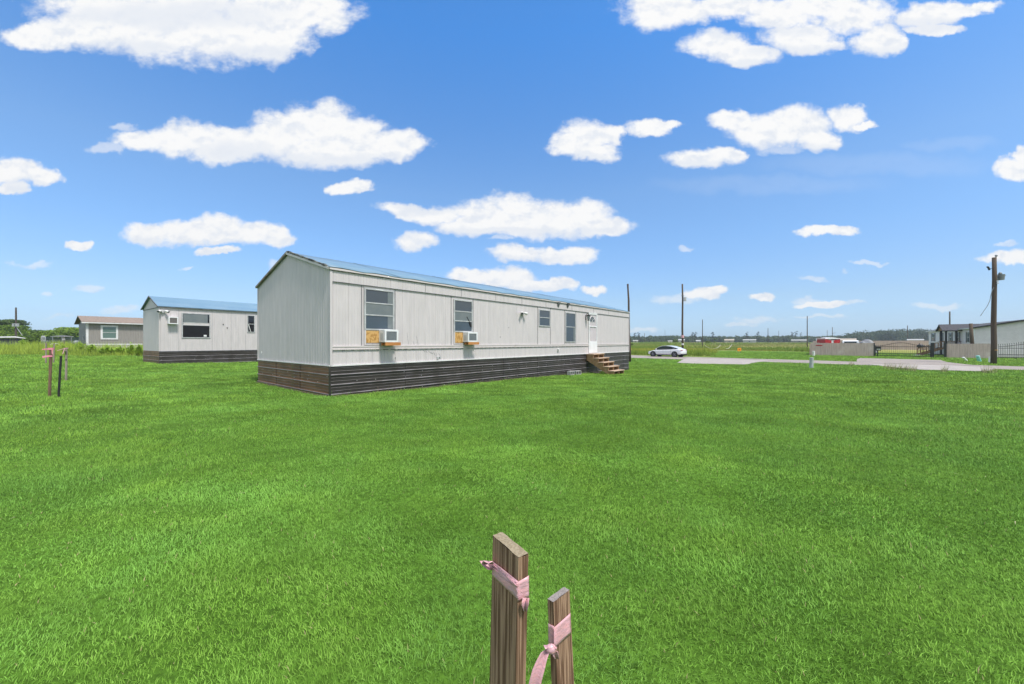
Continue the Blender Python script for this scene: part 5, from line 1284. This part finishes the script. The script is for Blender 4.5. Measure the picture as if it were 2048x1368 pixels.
    p = at(128, 684, 45); zb = gzf(p.x, p.y); k = 45 / F; t = empty('garden_sign', (p.x, p.y, zb), .2, 'small pale sign on a thin post standing in the weeds', 'sign')
    MB().box(-.03, -.02, 0, .03, .02, CZ + 10.5 * k - zb).build('post', M['palewood'], t); MB().box(-3 * k, -.04, CZ + 3.5 * k - zb, 2.5 * k, -.02, CZ + 7 * k - zb).build('board', M['concrete'], t)
left_clutter()

# ------------------------------------------------------------------ trees
def leaves(C, Rr, n, size, rng, flat=1.0, shade=(.05, .09, .015), var=.35, hot=(.11, .15, .02)):
    """leaf faces on the shells of lobes; C (m,3) Rr (m,3)"""
    m = len(C); idx = rng.integers(0, m, n); d = rng.normal(size=(n, 3)); d /= np.linalg.norm(d, axis=1)[:, None]; d[:, 2] = np.abs(d[:, 2]) * np.where(rng.random(n) < .8, 1, -1)
    r = rng.uniform(.72, 1.08, n)[:, None]; P = C[idx] + d * Rr[idx] * r
    a = rng.normal(size=(n, 3)); a -= d * (a * d).sum(1)[:, None] * .5; a /= np.linalg.norm(a, axis=1)[:, None]; b = np.cross(a, d + rng.normal(size=(n, 3)) * .5); b /= np.linalg.norm(b, axis=1)[:, None]
    s = (size * rng.uniform(.6, 1.4, n))[:, None]
    V = np.stack([P - a * s * .5, P + b * s * .5, P + a * s * .6, P - b * s * .45], 1).reshape(-1, 3); Fc = np.arange(4 * n).reshape(-1, 4)
    t = np.clip(rng.normal(.5, .28, n) + (rng.random(m)[idx] - .5) * .6, 0, 1)[:, None]
    c = np.array(shade)[None] * (1 - t) + np.array(hot)[None] * t; return V, Fc, np.repeat(c, 4, axis=0)
def tree(name, label, cat, x, y, h, spread, n, size, seed, group=None, zc0=.35, shade=(.03, .06, .012), hot=(.09, .14, .02), lobes=9, trunk=.12, zb=None, narrow=1.0):
    rng = np.random.default_rng(seed); zb = gzf(x, y) if zb is None else zb
    t = empty(name, (x, y, zb), 0, label, cat, group)
    C = []; RR = []
    for i in range(lobes):
        f = rng.random(); f = 1 if i == 0 else f; zz = h * (zc0 + (1 - zc0 - .13) * f); rad = spread * .5 * (1 - .55 * abs(f - .35)) ; an = rng.uniform(0, 2 * np.pi); q = rad * rng.uniform(.2, .75)
        C.append((q * math.cos(an), q * math.sin(an), zz)); r = spread * rng.uniform(.20, .32); RR.append((r, r, min(r * .75, (h - zz))))
    C = np.array(C); RR = np.array(RR); V, Fc, c = leaves(C, RR, n, size, rng, shade=shade, hot=hot)
    o = npmesh('crown', V, Fc, M['leaf'], c, k=4); o.parent = t
    tk = MB(); tk.tube([(0, 0, -.2), (.03 * h * .3, 0, h * .3), (0, .02 * h, h * .62), (.02, 0, h * .85)], [trunk, trunk * .75, trunk * .45, trunk * .15], 7)
    for i in range(0, lobes, 2):
        c_ = C[i]; tk.tube([(0, 0, h * .32), (c_[0] * .6, c_[1] * .6, (h * .32 + c_[2]) / 2 + .1), tuple(c_)], [trunk * .45, trunk * .3, trunk * .1], 5)
    tk.build('trunk', M['bark'], t); return t
LT = 'trees behind the weeds at the left'
lt = [(-60, 640, 92, 8), (-14, 648, 88, 8), (14, 642, 84, 6), (20, 652, 80, 6), (45, 660, 86, 7), (68, 662, 96, 7), (86, 664, 92, 6), (100, 663, 84, 5.5), (117, 662, 86, 5.5), (137, 657, 88, 6), (152, 660, 84, 5.5), (172, 662, 88, 6)]
lab = ['broad green tree cut off by the left edge of the picture', 'dense light green tree at the left picture edge', 'tall dark tree behind the far left pole', 'bright green tree right behind the far left pole', 'green tree sloping down just right of the far left pole', 'distant low dark tree in the dip between the green trees', 'muted olive green tree left of the carport',
       'bright green tree behind the left end of the carport', 'round bright green tree behind the middle of the carport', 'tallest bright green tree beside the taupe house', 'bright green tree touching the taupe house wall', 'green tree mostly hidden behind the taupe house']
for i, (px, yt, d, sp) in enumerate(lt):
    p = at(px, 684, d); zb = gzf(p.x, p.y); h = CZ + (684 - yt) * d / F - zb
    dark = i in (2, 5, 6)
    tree('broadleaf_tree', lab[i], 'tree', p.x, p.y, h * 1.06, sp * 1.2, 4200, .27, 100 + i, LT, zc0=.12, shade=(.02, .045, .01) if dark else (.035, .075, .01), hot=(.09, .15, .03) if dark else (.23, .36, .035), lobes=13)
# round bush and small bushes in the field
for i, (px, yt, yb, d, w, lb) in enumerate(((1350, 679, 687, 210, 11, 'round bright green bush in the field behind the white car'), (1416, 682, 687, 180, 15, 'wide low green bush beside the thin dark pole'), (1262, 686, 692, 120, 10, 'dark green bush at the edge of the far pole by the nearest home'), (1431, 676, 682, 300, 9, 'pale green tree standing before the far woods above the hoses'))):
    p = at(px, 684, d); k = d / F; zb = gzf(p.x, p.y); h = CZ + (684 - yt) * k - zb
    tree('bush', lb, 'bush', p.x, p.y, h, w * k, 1600, .30 * d / 200, 300 + i, 'bushes in the field', zc0=.0, shade=(.05, .09, .015), hot=(.14, .20, .03), lobes=7)
# far woods: two masses
def wood(name, label, p0, p1, d0, d1, hfun, n, seed, shade, hot):
    rng = np.random.default_rng(seed); Vs = []; Fs = []; Cs = []; k = 0
    for i in range(n):
        f = (i + rng.random()) / n; px = p0 + (p1 - p0) * f; d = d0 + (d1 - d0) * rng.random(); x = (px - 1024) / F * d; y = d; zb = gzf(x, y)
        h = hfun(px) * d / F + CZ - zb; h *= rng.uniform(.82, 1.08); s = h * rng.uniform(.5, .8); m = 7
        C = np.stack([x + rng.normal(0, s * .4, m), y + rng.normal(0, s * .3, m), zb + h * rng.uniform(.08, .78, m)], 1); RR = np.stack([s * rng.uniform(.3, .5, m)] * 3, 1); RR[:, 2] = np.minimum(RR[:, 2], zb + h - C[:, 2])
        v, fc, c = leaves(C, RR, 330, .95 * d / 400, rng, shade=shade, hot=hot); c *= rng.uniform(.75, 1.2)
        Vs.append(v); Fs.append(fc + k); Cs.append(c); k += len(v)
    o = npmesh(name, np.concatenate(Vs), np.concatenate(Fs), M['leaf'], np.concatenate(Cs), k=4); tag(o, label, 'wood', kind='stuff')
wood('distant_wood', 'low far wood along the horizon beyond the field', 1180, 1700, 400, 520, lambda p: 10.5 + 3.0 * vn(np.array([p * .035]), np.array([.5]))[0], 330, 41, (.035, .065, .025), (.085, .13, .05))
wood('distant_wood', 'taller dark wood rising behind the gated yard at right', 1672, 2120, 330, 420, lambda p: (14 + 13 * sst(np.array([p]), 1672, 1760)[0]) - 3 + 3 * vn(np.array([p * .04]), np.array([1.5]))[0], 230, 42, (.028, .052, .028), (.055, .09, .045))
wood('distant_wood', 'far wood hidden behind the homes at left', -60, 700, 260, 420, lambda p: 8 + 4 * vn(np.array([p * .03]), np.array([2.5]))[0], 200, 43, (.025, .05, .014), (.06, .10, .03))
# lone tall pines above the wood
PINES = [(1269.5, 666), (1278, 665), (1385, 664.5), (1392, 665), (1425.5, 664.5), (1493.5, 664.5), (1515.5, 663.5), (1583, 664), (1591.5, 662.5), (1601, 665)]
PL = ['lone pine at the left end of the far wood, close to the first pole', 'second lone pine from the left end of the far wood', 'thin lone pine just right of the pole behind the car', 'fuller lone pine between the two poles left of the hoses', 'single lone pine above the first white hose',
      'lone pine above the orange sign, left of the thin poles', 'lone pine just left of a pale thin pole in the far field', 'dark pine, left one of the three beside the tall dark pole', 'middle one of the three pines left of the tall dark pole', 'sparse pale pine, nearest to the tall dark pole']
for i, (px, yt) in enumerate(PINES):
    d = 410; p = at(px, 684, d); zb = gzf(p.x, p.y); h = CZ + (684 - yt) * d / F - zb; rng = np.random.default_rng(500 + i)
    t = empty('pine_tree', (p.x, p.y, zb), 0, PL[i], 'pine tree', 'lone pines above the far wood'); m = 6
    C = np.stack([rng.normal(0, .75, m), rng.normal(0, .7, m), h - np.linspace(.6, 5.4, m)], 1); RR = np.stack([rng.uniform(.7, 1.5, m)] * 3, 1); RR[:, 2] *= .8
    v, fc, c = leaves(C, RR, 150 if i < 9 else 60, .55, rng, shade=(.012, .02, .012), hot=(.03, .045, .025)); o = npmesh('crown', v, fc, M['leaf'], c, k=4); o.parent = t
    MB().tube([(0, 0, 0), (.2, 0, h * .5), (0, 0, h - .6)], [.3, .22, .1], 6).build('trunk', M['bark'], t)

# ------------------------------------------------------------------ grass
def blades(name, P, h, w, col, mat, rng, bend=.5, seg=1, label=None, lean=.35, tipc=1.25, dirv=None):
    n = len(P); a = rng.uniform(0, 2 * np.pi, n); W = np.stack([np.cos(a), np.sin(a), np.zeros(n)], 1) * (w * .5)[:, None]
    b = rng.uniform(0, 2 * np.pi, n); ln = rng.normal(0, 1, n) * lean
    D = np.stack([np.cos(b) * ln, np.sin(b) * ln, np.ones(n)], 1)
    if dirv is not None: D[:, :2] += dirv
    D /= np.linalg.norm(D, axis=1)[:, None]
    if seg == 1:
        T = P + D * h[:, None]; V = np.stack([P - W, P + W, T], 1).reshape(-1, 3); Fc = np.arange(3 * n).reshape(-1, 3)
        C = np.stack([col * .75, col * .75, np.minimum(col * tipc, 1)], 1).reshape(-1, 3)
    else:
        m1 = P + D * (h * .5)[:, None]; D2 = D.copy(); D2[:, :2] *= 2.3; D2[:, :2] += D[:, :2] * .6; D2 /= np.linalg.norm(D2, axis=1)[:, None]; T = m1 + D2 * (h * .5)[:, None]
        V = np.stack([P - W, P + W, m1 + W * .85, m1 - W * .85, T], 1).reshape(-1, 3); i5 = np.arange(n)[:, None] * 5
        Fc = np.concatenate([i5 + np.array([0, 1, 2]), i5 + np.array([0, 2, 3]), i5 + np.array([3, 2, 4])])
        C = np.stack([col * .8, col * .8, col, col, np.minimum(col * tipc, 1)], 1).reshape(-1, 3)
    return V, Fc, C
def merge(name, parts, mat, label, cat):
    k = 0; Vs = []; Fs = []; Cs = []
    for v, f, c in parts: Vs.append(v); Fs.append(f + k); Cs.append(c); k += len(v)
    o = npmesh(name, np.concatenate(Vs), np.concatenate(Fs), mat, np.concatenate(Cs)); return tag(o, label, cat, kind='stuff')
def sample(rng, r0, r1, dens, a0=-63, a1=63):
    """random ground points between radii with given density per square metre"""
    A = R(a1 - a0) * (r1 * r1 - r0 * r0) / 2; n = int(A * dens); r = np.sqrt(rng.uniform(r0 * r0, r1 * r1, n)); a = R(1) * rng.uniform(a0, a1, n); return r * np.sin(a), r * np.cos(a)
PAVED = [ROAD, AP1, AP2, AP3]
def keep(x, y):
    k = np.ones(x.shape, bool)
    for P_ in PAVED: k &= ~inpoly(x, y, P_)
    k &= ~infoot(x, y, H1, L1, W1, m=.02); k &= ~infoot(x, y, H2, L2, W2, m=.02); k &= ~infoot(x, y, H3, L3, W3); k &= ~infoot(x, y, H4, L4, W4, side=-1)
    return k
def lawn():
    rng = np.random.default_rng(21); parts = []
    edges = [.9, 1.6, 2.4, 3.4, 5, 7, 10, 14, 20, 28, 40, 52, 66, 88]
    for r0, r1 in zip(edges[:-1], edges[1:]):
        rm = (r0 + r1) / 2; dens = GD * min(17000, 21000 / (1 + (rm / 3.3) ** 1.95)); dens = max(dens, GD * 75)
        x, y = sample(rng, r0, r1, dens); s = .64 * x + .768 * y
        k = keep(x, y) & ((s < 64) | (r0 >= 40)) & (s < 100) & ~((y > 29 + 1.5 * vn(x * .3, y * .3)) & (x < -11))
        x, y = x[k], y[k]; s = s[k]; n = len(x); z = gz(x, y)
        cl = fbm(x * 1.1 + 3, y * 1.5, 3); fine = fbm(x * 5 + 40, y * 6, 2); big = fbm(x * .13 + 8, y * .16, 2)
        hm = .85 + .25 * sst(cl, .3, .72) + .6 * (fine - .5)
        h = (.026 + .0007 * rm) * hm * rng.uniform(.6, 1.35, n) * (1 + rm / 60); w = (.0015 + .00062 * rm) * rng.uniform(.7, 1.3, n)
        verge = sst(s, 50, 53)
        if r1 > 60: k2 = (x - .526 * y > 3 * (vn(x * .3, y * .3) - .5)); x, y, s, z, cl, fine, big, hm, h, w, verge = [q[k2] for q in (x, y, s, z, cl, fine, big, hm, h, w, verge)]; n = len(x)
        h = h * (1 - .2 * verge)
        t = np.clip(.45 + .25 * (cl - .5) + .7 * (fine - .5) + rng.normal(0, .38, n), 0, 1)[:, None]
        m2 = (vn(x * 1.7, y * 2.6) + vn(x * 3.9 + 7, y * 5.5)) * .5 - .5
        c = np.array([.118, .270, .036])[None] * (1 - t) + np.array([.230, .455, .090])[None] * t; c = c * (1 + (.45 + .45 * sst(rm, 5, 12)) * m2[:, None])
        hu = (vn(x * .9 + 30, y * 1.1) + vn(x * 2.7, y * 3.1 + 60) - 1)[:, None]; c = c * (1 + hu * np.array([.09, .0, -.16])[None] * -1)
        dk = np.exp(-(((x - TUFT.x) / 1.3) ** 2 + ((y - TUFT.y) / .35) ** 2)) * (.5 + vn(x * 3, y * 3)); h = h * (1 + 2.2 * dk); c = c * (1 - .45 * np.clip(dk, 0, 1))[:, None]
        g = np.clip(sst(big, .35, .7), 0, 1)[:, None]; c = c * (1 - .35 * g) + c * np.array([1.12, 1.0, .75])[None] * .35 * g
        farg = sst(np.hypot(x, y), 5, 14)[:, None]; c = c * (1 + farg * np.array([.20, .10, .0])[None])
        dry = rng.random(n) < .006; c[dry] = np.array([.42, .36, .20])
        pale = rng.random(n) < .08; c[pale] *= 1.2
        # gentle combing of the blades in wave like patches
        dv = np.stack([fbm(x * .9, y * .9 + 50, 2) - .5, fbm(x * .9 + 70, y * .9, 2) - .5], 1) * .8
        P = np.stack([x, y, z - .004], 1)
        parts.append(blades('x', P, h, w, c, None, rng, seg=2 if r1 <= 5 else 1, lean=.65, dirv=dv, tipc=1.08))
    # loose straw
    x, y = sample(rng, 1.3, 9, .35); n = len(x); a = rng.uniform(0, 6.28, n); z = gz(x, y) + .03; L = rng.uniform(.03, .09, n); d = np.stack([np.cos(a), np.sin(a), rng.uniform(-.1, .25, n)], 1); P = np.stack([x, y, z], 1)
    q = np.stack([-np.sin(a), np.cos(a), np.zeros(n)], 1) * .0022; V = np.stack([P - q, P + q, P + d * L[:, None]], 1).reshape(-1, 3); parts.append((V, np.arange(3 * n).reshape(-1, 3), np.tile(np.array([[.55, .50, .33]]), (3 * n, 1))))
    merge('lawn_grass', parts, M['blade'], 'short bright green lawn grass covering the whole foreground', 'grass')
GD = 1.0; TUFT = onground(1742, 765)
lawn()
def tallgrass():
    rng = np.random.default_rng(31); parts = []
    # field beyond the road
    for r0, r1, dens, hh, ww in ((52, 75, 28, .34, .035), (75, 120, 12, .42, .06), (120, 220, 3, .5, .13)):
        x, y = sample(rng, r0, r1, dens, 5, 60); s = .64 * x + .768 * y; px = 1024 + F * x / y
        fx = x - FA.x; fy = y - FA.y; inside = (fx * FD.x + fy * FD.y > -.3) & (fx * -FD.y + fy * FD.x > -1.0)   # gated yard and beyond stays mown
        bank = (x - .526 * y < 3 * (vn(x * .3, y * .3) - .5)) & (s > 53.5 + 2 * vn(x * .2, y * .2)); rest = s > 92 + 12 * vn(x * .05, y * .05)
        k = (bank | rest) & ~inside & keep(x, y) & (y > 0); x, y, s, bank = x[k], y[k], s[k], bank[k]; n = len(x)
        cl = fbm(x * .12, y * .2, 3); t = np.clip(.5 + 2 * (cl - .5) + rng.normal(0, .2, n), 0, 1)[:, None]
        olive = np.array([.15, .20, .020]); yel = np.array([.36, .37, .05]); c = olive[None] * (1 - t) + yel[None] * t
        f = sst(np.hypot(x, y), 90, 170)[:, None]; c = c * (1 - f) + (np.array([.36, .36, .12])[None] * t + np.array([.20, .23, .05])[None] * (1 - t)) * f
        gp = sst(fbm(x * .045 + 20, y * .11, 3), .50, .64); c = c * (1 - .75 * gp[:, None]) + np.array([.13, .25, .028])[None] * .75 * gp[:, None]
        h = hh * (.5 + 1.1 * cl) * rng.uniform(.6, 1.3, n) * np.where(bank, 1.15, .8) * (1 + .9 * gp)
        parts.append(blades('x', np.stack([x, y, gz(x, y) - .03], 1), h, np.full(n, ww) * rng.uniform(.6, 1.3, n), c, None, rng, lean=.35))
    merge('field_grass', parts, M['blade'], 'olive and yellow rough grass of the open field beyond the road', 'field grass')
    parts = []
    for r0, r1, dens, hh, ww in ((30, 46, 85, .50, .022), (46, 75, 45, .60, .04), (75, 110, 16, .65, .07)):
        x, y = sample(rng, r0, r1, dens, -60, -22); k = (y > 28.5 + 1.5 * vn(x * .3, y * .3)) & (x < -10) & keep(x, y); x, y = x[k], y[k]; n = len(x)
        cl = fbm(x * .3, y * .25, 3); t = np.clip(.45 + 1.8 * (cl - .5) + rng.normal(0, .2, n), 0, 1)[:, None]; c = np.array([.12, .20, .020])[None] * (1 - t) + np.array([.31, .42, .06])[None] * t
        h = hh * (.35 + 1.3 * sst(cl, .3, .7)) * rng.uniform(.5, 1.4, n) * (.45 + .55 * sst(y, 29, 36)); parts.append(blades('x', np.stack([x, y, gz(x, y) - .03], 1), h, np.full(n, ww) * rng.uniform(.6, 1.3, n), c, None, rng, lean=.4))
    merge('tall_weeds', parts, M['blade'], 'tall unmown weeds between the lawn and the background at left', 'weeds')
    # dry seed stalks along the right lawn edge
    parts = []; n = 1500; f = rng.random(n); pxs = 1700 + 290 * f + rng.normal(0, 5, n); cl = vn(pxs * .045, pxs * 0 + 3.); pxs = pxs[cl > .42]; n = len(pxs)
    e = np.interp(pxs, [1700, 1740, 1790, 1840, 1950, 1990], [731, 732, 738.5, 742, 745.5, 745]) + rng.uniform(-2, 2.5, n); d = (CZ - ZR) * F / (e - 684); x = (pxs - 1024) / F * d
    h = rng.uniform(.15, .62, n); c = np.array([.40, .36, .20])[None] * rng.uniform(.5, 1.2, n)[:, None]; c[rng.random(n) < .35] = (.12, .19, .035)
    parts.append(blades('x', np.stack([x, d, np.full(n, ZR)], 1), h, rng.uniform(.010, .02, n), c, None, rng, lean=.45, dirv=np.tile([[.25, 0]], (n, 1))))
    merge('dry_stalks', parts, M['blade'], 'dry seeding grass stalks along the lawn edge before the driveway', 'dry weeds')
    # coarse tufts along the base of the skirting and round the steps
    parts = []; n = 700; q = rng.uniform(0, L1, n) ; q = np.where(rng.random(n) < .45, rng.normal(H1.t(1178), .8, n), q); q = q[(q > 0) & (q < L1)]; n = len(q); off = rng.uniform(.02, .18, n); x = H1.N.x + H1.u.x * q - H1.w.x * off; y = H1.N.y + H1.u.y * q - H1.w.y * off
    h = rng.uniform(.05, .20, n); c = np.array([.09, .18, .03])[None] * rng.uniform(.7, 1.4, n)[:, None]; c[rng.random(n) < .25] = (.30, .24, .15)
    parts.append(blades('x', np.stack([x, y, gz(x, y) - .02], 1), h, rng.uniform(.008, .016, n), c, None, rng, lean=.4)); merge('edge_weeds', parts, M['blade'], 'uneven weeds growing along the foot of the black skirting', 'weeds')
tallgrass()
def weed_bush(px, yt, d, w, label, seed, hot=(.48, .72, .09)):
    p = at(px, 684, d); zb = gzf(p.x, p.y); k = d / F; h = CZ + (684 - yt) * k - zb; rng = np.random.default_rng(seed)
    t = empty('weed_bush', (p.x, p.y, zb), 0, label, 'weed bush', 'leafy weed bushes at the edge of the lawn')
    Vs = []; Fs = []; Cs = []; kk = 0; st = MB()
    h *= 1.12
    for i in range(26):
        a = rng.uniform(0, 6.28); r = w * k * .5 * rng.uniform(0, 1); bx, by = r * .5 * math.cos(a), r * .3 * math.sin(a); tx, ty = r * math.cos(a), r * .6 * math.sin(a); th = h * rng.uniform(.55, 1.0) * (1 - .45 * r / (w * k * .5))
        st.tube([(bx, by, 0), (tx, ty, th)], [.012, .004], 4, cap=False); n = 60; f = rng.uniform(.15, 1, n); P = np.stack([bx + (tx - bx) * f, by + (ty - by) * f, th * f], 1)
        an = rng.uniform(0, 6.28, n); L = rng.uniform(.10, .22, n) * (1.2 - .6 * f); D = np.stack([np.cos(an), np.sin(an), rng.uniform(.1, 1.0, n)], 1) * L[:, None]; Wd = np.stack([-np.sin(an), np.cos(an), np.zeros(n)], 1) * .022
        V = np.stack([P, P + D * .5 + Wd, P + D, P + D * .5 - Wd], 1).reshape(-1, 3); t_ = rng.random(n)[:, None]; c = np.array([.24, .42, .035])[None] * (1 - t_) + np.array(hot)[None] * t_
        Vs.append(V); Fs.append(np.arange(4 * n).reshape(-1, 4) + kk); Cs.append(np.repeat(c, 4, axis=0)); kk += 4 * n
    o = npmesh('foliage', np.concatenate(Vs), np.concatenate(Fs), M['weed'], np.concatenate(Cs), k=4); o.parent = t; st.build('stems', M['brownwood'], t)
for i, (px, yt, d, w, l) in enumerate(((158, 684, 38, 24, 'bright leafy weed bush at the left corner of the taupe house'), (184, 686, 34, 26, 'leafy weed bush under the left side of the taupe house window'), (215, 689, 32, 34, 'wide leafy weed bush under the taupe house window'), (262, 685, 31, 20, 'tall leafy weed bush before the right part of the taupe house'), (279, 688, 30, 16, 'leafy weed bush touching the second home at left'),
    (45, 677, 46, 20, 'dark leafy weed bush by the right end of the low slate shelter'), (125, 690, 36, 26, 'yellow green weed bush behind the grey weathered stake'), (240, 692, 32, 24, 'low leafy weed bush between two taller ones before the taupe house'))):
    weed_bush(px, yt, d, w, l, 700 + i)
# ------------------------------------------------------------------ the air between here and the far wood
def haze():
    o = MB().box(-900, -120, -3.2, 1200, 900, 60).build('haze', bpy.data.materials.new('haze_air')); m = o.data.materials[0]; m.use_nodes = True; t = NT(m.node_tree); t.n.clear()
    out = t.node('ShaderNodeOutputMaterial'); v = t.node('ShaderNodeVolumePrincipled'); v.inputs['Color'].default_value = (.80, .90, 1.0, 1); v.inputs['Density'].default_value = HAZE; v.inputs['Anisotropy'].default_value = .2
    t.l.new(v.outputs[0], out.inputs['Volume']); tag(o, 'thin pale air softening the far tree line', 'haze', kind='stuff')
HAZE = .00038
haze()
